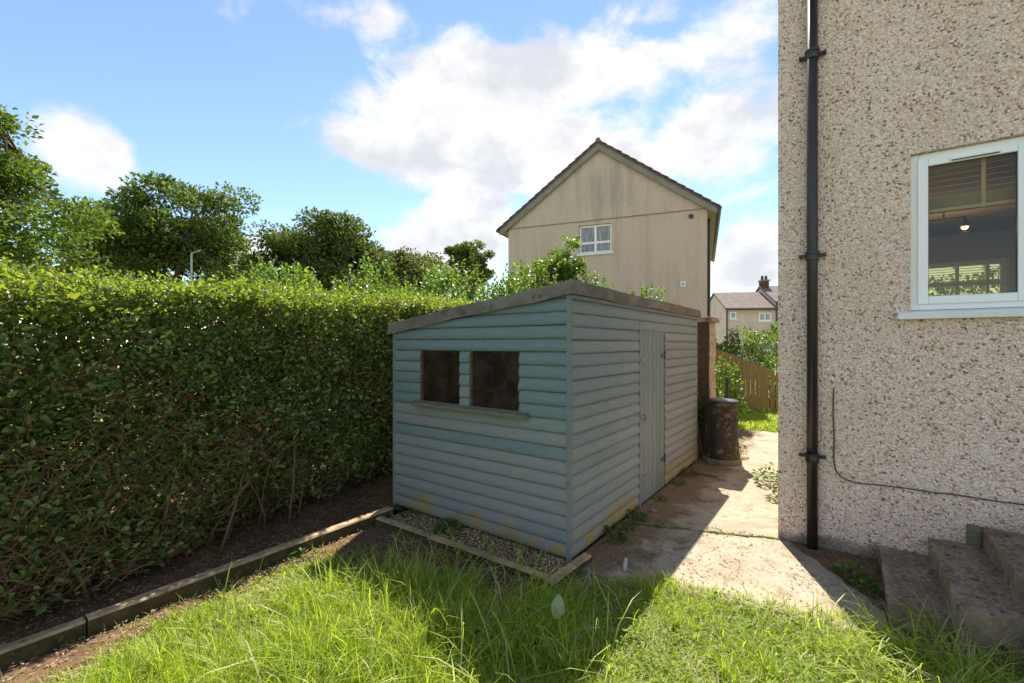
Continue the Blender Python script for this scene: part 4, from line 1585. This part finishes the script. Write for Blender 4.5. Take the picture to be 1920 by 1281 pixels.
GS = 'overgrown shrubs beyond the hedge'
shrub('privet_shrub', (-8.3, 4.3, 0), 1.2, 1.2, 2.95, 12000, 70, .5, .075, M['shrub'], 'bright shrub above the middle of the hedge below the gap between two trees', group=GS)
shrub('privet_shrub', (-7.2, 5.5, 0), 1.2, 1.1, 2.95, 12000, 70, .5, .075, M['shrub'], 'bright shrub above the hedge in front of the second round tree', group=GS)
shrub('privet_shrub', (-6.1, 6.4, 0), 1.2, 1.1, 2.95, 12000, 70, .5, .075, M['shrub'], 'bright leafy shrub above the hedge left of the neighbouring gable', group=GS)
shrub('privet_shrub', (-4.9, 7.3, 0), 1.15, 1.0, 2.95, 12000, 70, .5, .075, M['shrub'], 'bright leafy shrub behind the shed roof before the left gable corner', group=GS)
shrub('privet_shrub', (-3.92, 8.05, 0), .6, .6, 2.75, 5000, 30, .50, .07, M['shrub'], 'narrow bright shrub just right of the shed roof peak below the gable window', group=GS)
shrub('privet_shrub', (-3.05, 8.6, 0), .85, .8, 2.55, 6000, 40, .40, .07, M['shrub'], 'low bright shrub showing above the shed roof nearest the brick pier', group=GS)


def tree(name, loc, trunk_h, cz, rx, rz, nclump, per, size, mat, label, group='trees beyond the hedge', clump_r=.26, mat2=None, ry=None, flat=.6, seed=0, inner=.45, girth=.035):
    r_ = np.random.default_rng(seed + 50)
    rp = random.Random(seed + 9)
    ry = ry or rx
    root = empty(name, loc)
    tag(root, label, 'tree', group)
    d = unit(r_.normal(size=(nclump, 3)))
    d[:, 2] = np.where(d[:, 2] < -.35, -d[:, 2], d[:, 2])
    rad = r_.uniform(inner, 1.0, nclump) * (1 + .18 * np.sin(d[:, 0] * 4 + seed) * np.sin(d[:, 1] * 4 + seed * 2) + .12 * np.sin(d[:, 2] * 6 + seed))
    C = np.array([0, 0, cz]) + d * rad[:, None] * np.array([[rx, ry, rz]])
    cr = clump_r * rx * r_.uniform(.55, 1.25, nclump)
    idx = np.repeat(np.arange(nclump), per)
    n = len(idx)
    e = unit(r_.normal(size=(n, 3))) * (r_.uniform(.15, 1, n) ** .45)[:, None]
    e[:, 2] *= flat
    P = C[idx] + e * cr[idx][:, None]
    D = e * .8 + r_.normal(0, .5, (n, 3)) + np.array([[0, 0, .1]])
    Nn = unit(e * .4 + r_.normal(0, .5, (n, 3)) + np.array([[0, 0, .7]]))
    L = size * r_.uniform(.6, 1.35, n)
    V, F = leaves_np(P, D, Nn, L, L * .6, fine=False)
    mats, mi = [mat], None
    if mat2:
        mats = [mat, mat2]
        m1 = r_.uniform(0, 1, n) < np.clip(.25 + .5 * e[:, 2], 0, 1)
        mi = np.concatenate([m1, m1]).astype(int)
    link('crown', np_mesh('crown', V, F, mats, mi), root)
    tb = MB()
    r0 = girth * (cz + rz)
    fork = Vector((0, 0, trunk_h))
    tb.tube([(0, 0, -.1), (.05, .02, trunk_h * .5), tuple(fork)], [r0 * 1.25, r0, r0 * .85], 9)
    nl = 7
    limbs = []
    for k in range(nl):
        a = k * 2 * math.pi / nl + rp.uniform(-.3, .3)
        tip = Vector((math.cos(a) * rx * .55, math.sin(a) * ry * .55, cz + rz * rp.uniform(-.1, .55)))
        mid = fork.lerp(tip, .5) + Vector((rp.uniform(-.2, .2), rp.uniform(-.2, .2), rp.uniform(.0, .3)))
        tb.tube([fork - Vector((0, 0, .15)), mid, tip], [r0 * .5, r0 * .32, r0 * .12], 6)
        limbs += [mid, tip]
    for k in range(nclump):
        c = Vector(C[k])
        b = min(limbs, key=lambda q: (q - c).length)
        m_ = b.lerp(c, .5) + Vector((0, 0, .1))
        tb.tube([b, m_, c], [r0 * .16, r0 * .10, r0 * .04], 4, cap=False)
    tb.build('trunk', M['bark'], root, smooth=True)
    return root


tree('broadleaf_tree', (-18.2, .45, -.1), 2.2, 4.6, 3.1, 4.6, 220, 250, .13, M['tree_mid'], 'big leafy tree cut off by the left edge above the hedge', clump_r=.20, mat2=M['tree_dark'], seed=1, inner=.25, girth=.016)
tree('broadleaf_tree', (-31.3, 9.4, -.1), 3.2, 6.0, 5.7, 4.6, 170, 300, .21, M['tree_dark'], 'wide dome shaped green tree behind the lamp column', clump_r=.20, mat2=M['tree_mid'], seed=2, inner=.35)
tree('broadleaf_tree', (-27.4, 17.1, -.1), 3.2, 6.0, 4.5, 3.9, 150, 260, .22, M['tree_dark'], 'round dark tree against the cloud left of the gable', clump_r=.22, mat2=M['tree_olive'], seed=3, inner=.35)
tree('broadleaf_tree', (-25.0, 21.2, -.1), 2.6, 5.4, 3.4, 3.0, 90, 200, .22, M['tree_olive'], 'low olive tree right beside the round dark tree', clump_r=.26, seed=4)
tree('broadleaf_tree', (-23.3, 26.3, -.1), 4, 7.0, 2.0, 2.9, 60, 220, .20, M['tree_olive'], 'small narrow tree just left of the gable house', clump_r=.28, mat2=M['tree_dark'], seed=5)
tree('broadleaf_tree', (-32.5, 15.6, -.1), 2.4, 4.4, 3.0, 2.8, 60, 200, .24, M['tree_mid'], 'low green tree filling the gap between dome tree and round tree', clump_r=.26, seed=6)
tree('garden_tree', (-4.62, 8.05, -.05), 1.4, 3.0, .66, .80, 60, 60, .075, M['shrub'], 'thin pale leaved small tree in front of the gable window', None, clump_r=.24, mat2=M['shrub'], seed=7, inner=.15, girth=.009)

# lamp column far behind the hedge
lp = empty('lamp_column', (-25.5, 8.7, -.09))
tag(lp, 'thin pale street lamp column above the hedge in front of the dome tree', 'lamp post')
MB().tube([(0, 0, 0), (0, 0, 3), (0, 0, 6.1)], [.05, .045, .04], 8).build('column', M['galv'], lp)
MB().tube([(0, 0, 6.1), (.1, .09, 6.18), (.25, .2, 6.24)], [.03, .025, .02], 6).build('arm', M['galv'], lp)
MB().box(.2, .42, .16, .26, 6.22, 6.28).build('lamp_head', M['galv'], lp, bevel=.03)

# ================================================================== THE NEIGHBOURING GABLE HOUSE
gh = empty('gable_house', (-3.309, 14.53, -.09), math.radians(13.2))
tag(gh, 'cream rendered gable end house with brown tiled roof behind the shed', 'house')
GW, GE, GA, GD = 6.5, 5.82, 8.10, 9.0
mb = MB()
wx0, wx1, wz0, wz1 = -3.93, -2.85, 4.74, 5.68
xs_ = [-GW, wx0, wx1, 0]
zs_ = [0, wz0, wz1, GE]
for i in range(3):
    for j in range(3):
        if i == 1 and j == 1:
            continue
        mb.add([(xs_[i], 0, zs_[j]), (xs_[i + 1], 0, zs_[j]), (xs_[i + 1], 0, zs_[j + 1]), (xs_[i], 0, zs_[j + 1])], [(0, 1, 2, 3)])
for p, q in (((wx0, wz0), (wx1, wz0)), ((wx1, wz0), (wx1, wz1)), ((wx1, wz1), (wx0, wz1)), ((wx0, wz1), (wx0, wz0))):
    mb.add([(p[0], 0, p[1]), (q[0], 0, q[1]), (q[0], .18, q[1]), (p[0], .18, p[1])], [(0, 1, 2, 3)])
mb.build('wall', M['old_render'], gh)
MB().extrude([(-GW - .004, GE + .012), (.004, GE + .012), (-GW / 2, GA + .02)], 'y', -.018, .20).build('gable', M['old_render'], gh)
MB().box(-GW + .002, -.002, .19, GD, 0, GE - .01).build('wall', M['old_render'], gh)
MB().box(-.006, .012, -.006, .25, 0, GE).build('wall', M['old_render'], gh)
MB().box(-GW - .002, .002, -.030, -.001, GE - .012, GE + .011).build('string_course', M['barge'], gh)
MB().box(-2.635, -2.610, -.012, -.001, 3.0, GE - .013).build('joint_strip', M['far_render'], gh)
slope = (GA - GE + .30) / (GW / 2)
# roof slabs, verge tiles and bargeboards
sl_ang = math.atan2(2.52, 3.55)
OVX = .31
ez = 5.86
rise = (8.40 - ez) / (GW / 2 + OVX)


def rz_at(dx):      # height of the roof surface at distance dx from the ridge line
    return 8.40 - dx * rise


roof_o = None
for s in (-1, 1):
    cxm = -GW / 2
    mb = MB()
    e = GW / 2 + OVX
    mb.extrude([(cxm, rz_at(0) - .06), (cxm + s * e, rz_at(e) - .06), (cxm + s * e, rz_at(e) - .12), (cxm, rz_at(0) - .12)], 'y', -.16, GD + .2)
    ro = mb.build('roof', M['tile'], gh)
    # tile courses: the verge tile of each course by itself, the rest of the course behind it
    ncourse = 15
    vt = None
    rest = MB()
    for k in range(ncourse):
        d0 = e * k / ncourse
        d1 = e * (k + 1) / ncourse + .05
        za0, za1 = rz_at(d0) - .055, rz_at(d1) - .055
        prof = [(cxm + s * d0, za0), (cxm + s * d1, za1 + .028), (cxm + s * d1, za1 + .062), (cxm + s * d0, za0 + .030)]
        vmesh = MB().extrude([(x - (cxm + s * d0), z - za0) for x, z in prof], 'y', -.21, .10)
        if vt is None:
            vt = vmesh.mesh('verge_tile', M['tile'])
        o = link('verge_tile', vt, ro, (cxm + s * d0, random.uniform(-.008, .008), za0), (0, random.uniform(-.015, .015), 0))
        rest.extrude(prof, 'y', .102, GD + .22)
    o = rest.build('tile_courses', M['tile'], ro)
    o['kind'] = 'stuff'
    # bargeboard below the verge
    b0, b1 = 0.0, e - .02
    MB().extrude([(cxm + s * b0, rz_at(b0) - .125), (cxm + s * b1, rz_at(b1) - .125), (cxm + s * b1, rz_at(b1) - .26), (cxm + s * (b1 - .25), rz_at(b1 - .25) - .32), (cxm + s * b0, rz_at(b0) - .33)], 'y', -.145, -.105).build('bargeboard', M['barge'], gh)
    MB().extrude([(cxm + s * b0, rz_at(b0) - .127), (cxm + s * (e - .10), rz_at(e - .10) - .127), (cxm + s * (e - .10), rz_at(e - .10) - .15), (cxm + s * b0, rz_at(b0) - .15)], 'y', -.104, -.02).build('soffit', M['barge'], gh)
    MB().box(*(sorted((cxm + s * (GW / 2 + .02), cxm + s * (e - .03)))), -.09, GD, GE - .10, GE - .06).build('eaves_board', M['barge'], gh)
    MB().tube([(cxm + s * (e + .04), -.18, rz_at(e) - .10), (cxm + s * (e + .04), GD + .2, rz_at(e) - .10)], .06, 10).build('gutter', M['dark_metal'], gh)
for k in range(10):
    MB().tube([(-GW / 2, -.215 + k * .96, 8.36), (-GW / 2, .735 + k * .96, 8.36)], .08, 10).build('ridge_tile', M['tile'], gh)
MB().tube([(.07, .9, 0), (.07, .9, GE - .1)], .045, 8).build('downpipe', M['dark_metal'], gh)
MB().tube([(.06, 4.4, 0), (.06, 4.4, GE - .1)], .05, 8).build('soil_pipe', M['dark_metal'], gh)
# window
gw = empty('window', (0, 0, 0))
gw.parent = gh
fm = MB()
frame_rect(fm, wx0 + .005, wx1 - .005, wz0 + .01, wz1 - .01, .055, .07, .14)
fm.box((wx0 + wx1) / 2 - .035, (wx0 + wx1) / 2 + .035, .07, .14, wz0 + .065, wz1 - .065)
for (a, b) in ((wx0 + .061, (wx0 + wx1) / 2 - .036), ((wx0 + wx1) / 2 + .036, wx1 - .061)):
    fm.box(a, b, .065, .135, wz0 + .32, wz0 + .39)
o = fm.build('frame', M['upvc'], gh)
o.parent = gw
for (a, b) in ((wx0 + .05, (wx0 + wx1) / 2 - .03), ((wx0 + wx1) / 2 + .03, wx1 - .05)):
    for (c, d) in ((wz0 + .05, wz0 + .33), (wz0 + .38, wz1 - .05)):
        o = MB().box(a, b, .10, .112, c, d).build('pane', M['far_glass'], gh)
        o.parent = gw
o = MB().box(wx0 - .06, wx1 + .08, -.07, .10, wz0 - .07, wz0 - .002).build('sill', M['white_sill'], gh)
o.parent = gw
MB().tube([(-.437, -.05, 5.62), (-.437, .1, 5.62)], .07, 16).build('round_vent', M['dark_metal'], gh)
MB().box(-.75, -.58, -.04, .0, 3.47, 3.66).build('flue_cover', M['white_sill'], gh, bevel=.01)
MB().box(-.70, -.63, -.052, -.041, 3.53, 3.60).build('flue_grille', M['galv'], gh)

# ================================================================== FAR HOUSES


def far_house(name, loc, rz, wid, dep_, eave, ridge, wins, label, walls, roof_m, chimney=None, pipe_x=None):
    root = empty(name, loc, rz)
    tag(root, label, 'house')
    MB().box(0, wid, 0, dep_, 0, eave).build('wall', walls, root)
    for x in (0.001, wid - .201):
        MB().extrude([(0.0, eave - .001), (dep_, eave - .001), (dep_ / 2, ridge - .08)], 'x', x, x + .2).build('gable', walls, root)
    for s in (0, 1):
        y0 = -.3 if s == 0 else dep_ + .3
        mb_ = MB().extrude([(y0, eave - .12), (dep_ / 2, ridge), (dep_ / 2, ridge + .14), (y0, eave + .02)], 'x', -.12, wid + .12)
        ro_ = mb_.build('roof', roof_m, root)
        if s == 0 and chimney:
            a, b, zt = chimney
            ch = MB().box(a, b, dep_ / 2 - .35, dep_ / 2 + .35, ridge - .6, zt).build('chimney', M['brick'], root)
            ch.parent = ro_
            MB().box(a - .06, b + .06, dep_ / 2 - .41, dep_ / 2 + .41, zt + .001, zt + .14).build('chimney_cap', M['mortar'], root)
            for q in (-.15, .18):
                MB().lathe([(.13, zt + .14), (.11, zt + .5), (.12, zt + .52)], (a + b) / 2 + q, dep_ / 2, 10).build('chimney_pot', M['brick'], root)
    MB().tube([(-.12, -.36, eave - .10), (wid + .12, -.36, eave - .10)], .07, 8).build('gutter', M['dark_metal'], root)
    if pipe_x is not None:
        MB().tube([(pipe_x, -.06, 0), (pipe_x, -.06, eave - .12)], .06, 6).build('downpipe', M['dark_metal'], root)
    for (a, b, c, d) in wins:
        wn_ = empty('window', (0, 0, 0))
        wn_.parent = root
        f_ = MB()
        frame_rect(f_, a, b, c, d, .09, -.04, .02)
        if b - a > .8:
            f_.box((a + b) / 2 - .04, (a + b) / 2 + .04, -.04, .02, c + .09, d - .09)
        q = f_.build('frame', M['upvc'], root)
        q.parent = wn_
        q = MB().box(a + .08, b - .08, -.02, -.005, c + .08, d - .08).build('pane', M['far_glass'], root)
        q.parent = wn_
        q = MB().box(a - .1, b + .1, -.12, -.002, c - .12, c - .005).build('sill', M['white_sill'], root)
        q.parent = wn_
    return root


far_house('far_house', (-8.3, 43.4, -.09), math.radians(30), 4.1, 6.0, 4.85, 6.45,
          [(.35, .85, 3.95, 4.55), (2.75, 3.75, 3.75, 4.45), (.9, 1.9, 1.2, 2.3), (2.8, 3.9, 1.2, 2.3)],
          'distant grey harled house with brown roof seen past the gable house', M['far_render'], M['tile'], None, .08)
far_house('far_house', (-4.73, 45.46, -.09), math.radians(30), 6.0, 6.0, 5.40, 7.0, [(1.2, 2.2, 3.9, 4.8)],
          'distant house with brick chimney half hidden by the pebble dashed wall', M['far_render'], M['tile'], (.02, .62, 7.55), .1)

# ================================================================== FENCE, PIER, DRUM AND THE FAR END OF THE PATH
fence = empty('picket_fence', (-1.2, 12.45, 0))
tag(fence, 'timber board fence with sloping top beyond the path', 'fence')


def fence_top(x):
    return float(np.interp(x, [-4.2, -2.7, -1.28, 2], [1.72, 1.56, .985, .97]))


x = -4.2
k = 0
while x < 1.6:
    wdt = .092 + random.uniform(-.006, .006)
    zt = fence_top(x + wdt / 2)
    zt0, zt1 = fence_top(x), fence_top(x + wdt)
    yo = 12.45 + (.0 if k % 2 else .006)
    mb = MB()
    z0 = .02
    mb.add([(x, yo, z0), (x + wdt, yo, z0), (x + wdt, yo + .018, z0), (x, yo + .018, z0), (x, yo, zt0), (x + wdt, yo, zt1), (x + wdt, yo + .018, zt1), (x, yo + .018, zt0)],
           [(0, 3, 2, 1), (4, 5, 6, 7), (0, 1, 5, 4), (1, 2, 6, 5), (2, 3, 7, 6), (3, 0, 4, 7)])
    mb.build('picket', M['fence_wood'], fence, world=True, rot=(0, random.uniform(-.004, .004), 0))
    x += wdt + (.007 if x < -1.55 else .030)
    k += 1
for z in (.28, .78):
    MB().box(-4.2, 1.6, 12.475, 12.52, z, z + .08).build('rail', M['fence_wood'], fence, world=True)
for x in (-4.1, -2.3, -.5, 1.3):
    MB().box(x, x + .09, 12.521, 12.61, -.09, fence_top(x) - .03).build('post', M['fence_wood'], fence, world=True)

# brick pier with a rendered side
PX0, PX1, PY0, PY1, PZ = -1.86, -1.575, 7.0, 7.40, 1.965
pier = empty('brick_pier', (-1.72, 7.2, 0))
tag(pier, 'old brick pier with sandy rendered side and flat cap at the end of the shed', 'pier')
MB().box(PX0 + .008, PX1 - .008, PY0 + .008, PY1 - .008, -.09, PZ).build('mortar_core', M['pier_mortar'], pier, world=True)
bh, bj = .065, .010
brick_full = MB().box(-.1025, .1025, -.05, .05, 0, bh).mesh('brick', M['brick'])
nc = int(PZ / (bh + bj))
for c in range(nc):
    z = .0 + c * (bh + bj)
    if c % 2 == 0:
        spots = [((PX0 + .1025), 1.0), (PX1 - .042, .36)]
    else:
        spots = [(PX0 + .036, .34), (PX1 - .1025, 1.0)]
    for (xc, s) in spots:
        link('brick', brick_full, pier, (xc + 1.72 + random.uniform(-.002, .002), PY0 + .048 - 7.2 + random.uniform(-.005, .003), z), (0, 0, random.uniform(-.012, .012)), (s, 1, 1))
    for q in range(2):
        link('brick', brick_full, pier, (PX0 + .05 + 1.72 - .002, PY0 + .205 + q * .13 - 7.2 + (.02 if c % 2 else 0), z), (0, 0, math.pi / 2), (.55, .98, 1))
rd = MB()
nn = 9
vs, fs = [], []
for i in range(nn + 1):
    z = -.05 + (PZ + .045) * i / nn
    o_ = .016 + .006 * math.sin(i * 1.9)
    vs += [(PX1 - .004, PY0 + .03, z), (PX1 + o_, PY0 + .012 + .004 * math.sin(i * 3), z), (PX1 + o_ * 1.1, PY1 - .01, z), (PX1 - .004, PY1 - .02, z)]
for i in range(nn):
    for k in range(4):
        k2 = (k + 1) % 4
        fs.append((i * 4 + k, i * 4 + k2, i * 4 + 4 + k2, i * 4 + 4 + k))
fs += [(0, 1, 2, 3), tuple(nn * 4 + k for k in (3, 2, 1, 0))]
rd.add(vs, fs).build('render_coat', M['stone'], pier, world=True)
MB().box(PX0 - .05, PX1 + .06, PY0 - .06, PY1 + .05, PZ + .001, PZ + .075).build('cap', M['step'], pier, world=True, bevel=.012)


def drum_mat():
    m, t, p = new_mat('rotting dark drum')
    v = t.coords()
    mp = t.n('ShaderNodeMapping')
    mp.inputs['Scale'].default_value = (9, 9, 1.6)
    t.l(v, mp.inputs['Vector'])
    s = t.noise(mp.outputs[0], 1.2, 6, .65)
    c = t.mix(t.smooth(s, .40, .62), (0.020, 0.016, 0.012), (0.050, 0.034, 0.021))
    c = t.mix(t.smooth(t.noise(v, 8, 7, .75), .52, .62, 0, .85), c, (0.20, 0.145, 0.085))
    c = t.mix(t.smooth(t.noise(v, 4, 5), .56, .72, 0, .6), c, (0.09, 0.10, 0.02))
    t.l(c, p.inputs['Base Color'])
    p.inputs['Roughness'].default_value = .75
    bump(t, p, s, .6, .012)
    return m


M['drum'] = drum_mat()
dr = empty('old_drum', (-1.37, 6.86, 0))
tag(dr, 'dark stained old drum standing at the far corner of the shed', 'drum')
MB().lathe([(.225, .075), (.232, .10), (.222, .16), (.214, .30), (.209, .45), (.209, .60), (.212, .74), (.216, .80), (.232, .806), (.236, .83), (.222, .842)], 0, 0, 32, wob=.018).build('barrel', M['drum'], dr, smooth=True)
MB().lathe([(.24, -.02), (.262, .01), (.258, .06), (.24, .078)], 0, 0, 9, wob=.03).build('plinth', M['sill_wood'], dr)
MB().lathe([(.222, .843), (.228, .858), (.20, .872), (.05, .880), (.01, .880)], 0, 0, 28).build('lid', M['dark_metal'], dr, smooth=True)
for z in (.28, .60):
    MB().lathe([(.213, z - .012), (.221, z - .006), (.221, z + .006), (.213, z + .012)], 0, 0, 32, wob=.018).build('hoop', M['drum'], dr)

tag(MB().box(-1.67, -1.615, 8.66, 8.715, -.09, 1.07).build('post', M['dark_metal'], bevel=.004), 'thin black post beside the drum in front of the fence', 'post')

shrub('garden_bush', (-1.2, 16.6, -.09), 2.3, 1.6, 2.35, 12000, 30, .3, .09, M['tree_dark'], 'large rounded dark bush behind the board fence', 'bush', None, M['shrub'])  # dark leaf colour stands in for the shade below its lit top
shrub('garden_bush', (-3.3, 14.3, -.09), 1.1, .9, 1.85, 4000, 20, .3, .08, M['tree_mid'], 'lower leafy bush behind the left high end of the board fence', 'bush', None, M['shrub'])
shrub('garden_bush', (-1.35, 13.2, -.09), .42, .35, 1.35, 900, 14, .35, .07, M['shrub'], 'small pale leaved bush rising over the sloping fence top', 'bush')
shrub('climbing_shrub', (-1.98, 9.75, -.09), .42, .42, 1.25, 1800, 22, .4, .07, M['shrub'], 'pale leafy shrub between brick pier and black post', 'shrub')
shrub('garden_bush', (3.0, 16.5, -.09), 3.0, 1.4, 3.7, 9000, 30, .4, .11, M['tree_mid'], 'green bush seen through both windows of the house', 'bush')
shrub('ivy_clump', (-1.76, 6.93, 0), .10, .08, 1.25, 500, 0, 0, .05, M['weed'], 'ivy on the shaded brick face of the pier', 'ivy')


# ================================================================== WEEDS AND SMALL THINGS
def weed(loc, r, h, n, size, label, group=None, mat=None):
    root = empty('weed', loc)
    tag(root, label, 'weed', group)
    a = rng.uniform(0, 2 * math.pi, n)
    q = np.sqrt(rng.uniform(0, 1, n)) * r
    P = np.stack([q * np.cos(a), q * np.sin(a), rng.uniform(.15, 1, n) * h * (1.1 - .6 * q / r)], 1)
    D = np.stack([np.cos(a) + rng.normal(0, .5, n), np.sin(a) + rng.normal(0, .5, n), rng.uniform(-.1, .7, n)], 1)
    N_ = unit(rng.normal(0, .35, (n, 3)) + np.array([[0, 0, 1]]))
    L = size * rng.uniform(.6, 1.3, n)
    V, F = leaves_np(P, D, N_, L, L * .62)
    link('foliage', np_mesh('foliage', V, F, mat or M['weed']), root)
    st = MB()
    for k in range(min(n, 14)):
        st.tube([(0, 0, -.01), tuple(P[k])], [.003, .0015], 3, cap=False)
    st.build('stalks', M['weed'], root)


GWD = 'weeds along the foot of the shed'
weed((-1.575, 3.60, 0), .10, .13, 60, .045, 'leafy green weed at the shed foot nearest its front corner', GWD)
weed((-1.56, 3.82, 0), .07, .09, 36, .04, 'small weed at the shed foot just past the nearest leafy one', GWD)
weed((-1.57, 4.12, 0), .10, .12, 55, .045, 'leafy weed at the shed foot before the door', GWD)
weed((-1.56, 4.80, 0), .06, .06, 30, .035, 'tiny weed below the middle of the shed door', GWD)
weed((-1.57, 5.45, 0), .09, .09, 45, .04, 'low weed at the shed foot right of the door', GWD)
weed((-1.56, 5.90, 0), .11, .11, 60, .045, 'weed clump at the shed foot near the old drum', GWD)
weed((-1.33, 4.12, 0), .05, .05, 24, .03, 'small weed in the path crack beside the shed shadow')
weed((-.92, 4.29, 0), .07, .02, 50, .018, 'thin green moss line of tiny weeds in the path crack')
weed((-.68, 4.37, 0), .05, .02, 36, .018, 'tiny weeds in the path crack close to the house corner')
weed((-.60, 6.10, 0), .25, .26, 320, .045, 'bushy weed clump against the near corner of the pebble dashed house', None, M['shrub'])
weed((-.55, 5.50, 0), .10, .10, 60, .04, 'small low weed on the path edge in front of the bushy clump')
weed((.06, 4.00, 0), .09, .10, 50, .055, 'green weed in the dirt at the foot of the wall by the steps')
weed((.14, 3.84, 0), .07, .08, 40, .045, 'weed touching the lowest concrete step')
weed((-2.78, 2.90, 0), .10, .11, 55, .05, 'dark green weed growing in the gravel under the shed front')
weed((-3.35, 2.95, 0), .08, .07, 36, .04, 'small weed at the left front corner of the shed')
weed((-3.40, 1.9, 0), .10, .05, 40, .03, 'low weed beside the long timber edging board')
weed((-1.22, 7.35, 0), .08, .30, 70, .04, 'yellowish weed growing up the far side of the old drum', None, M['shrub'])

# dock plant with one big pale leaf
dk = empty('dock_plant', (-1.30, 2.20, -.02))
tag(dk, 'broad pale dock leaf standing in the grass before the shed corner', 'plant')
P = np.array([[0, 0, .03], [0, 0, .02], [0.02, 0, .02], [0, .01, .02]])
D = np.array([[.02, .02, .30], [-.3, -.2, .12], [.3, .1, .15], [.05, -.4, .08]])
Nn = np.array([[.48, -.80, .25], [0, 0, 1.0], [0, 0, 1.0], [0, 0, 1.0]])
for k in range(4):
    L = [.125, .12, .11, .10][k]
    dd = D[k] / np.linalg.norm(D[k])
    base_p = P[k] + dd * (.10 if k == 0 else .03)
    nn_ = Vector(Nn[k]).normalized()
    dv = Vector(dd)
    sd_ = dv.cross(nn_).normalized()
    nn_ = sd_.cross(dv)
    lf = MB()
    m_ = 8
    pv = []
    for q_ in range(m_ + 1):
        t_ = q_ / m_
        wd_ = .30 * L * math.sin(math.pi * min(1, t_ * .92 + .06)) ** .7
        c_ = Vector(base_p) + dv * L * t_ - nn_ * L * .22 * t_ * t_
        pv += [c_ - sd_ * wd_ + nn_ * (.12 * wd_ + .006 * math.sin(q_ * 2.2)), c_, c_ + sd_ * wd_ + nn_ * (.12 * wd_ - .006 * math.sin(q_ * 2.0))]
    lf.add(pv, [(3 * q_ + e_, 3 * q_ + e_ + 1, 3 * q_ + e_ + 4, 3 * q_ + e_ + 3) for q_ in range(m_) for e_ in (0, 1)])
    o = lf.build('leaf', M['dock'], dk, smooth=True)
    MB().tube([tuple(P[k]), tuple(base_p)], [.004, .003], 5).build('stalk', M['weed'], dk)

tag(MB().tube([(0, 0, -.05), (.003, 0, .04), (.008, .004, .085)], [.016, .015, .012], 8).build('peg', M['white_paint'], loc=(-1.285, 3.17, .0)), 'short whitish peg standing where lawn meets path', 'peg')
tag(MB().tube([(0, 0, -.02), (.004, .0, .012), (.010, .004, .03)], [.009, .009, .007], 8).build('plastic_scrap', M['blue_plastic'], loc=(-1.47, 2.95, .01)), 'tiny bright blue plastic scrap at the lawn corner', 'scrap')
tag(MB().box(-.17, .17, -.035, .035, 0, .02).build('wood_offcut', M['sill_wood'], loc=(-1.40, 6.05, .008), rot=(0, 0, -.22), bevel=.004), 'pale wood offcut lying on the path before the drum', 'wood')
tag(MB().lathe([(.02, 0), (.032, .012), (.024, .026), (.005, .03)], 0, 0, 8, wob=.12).build('stone', M['mortar'], loc=(-1.50, 4.42, .0)), 'small pale stone on the path below the shed door', 'stone')
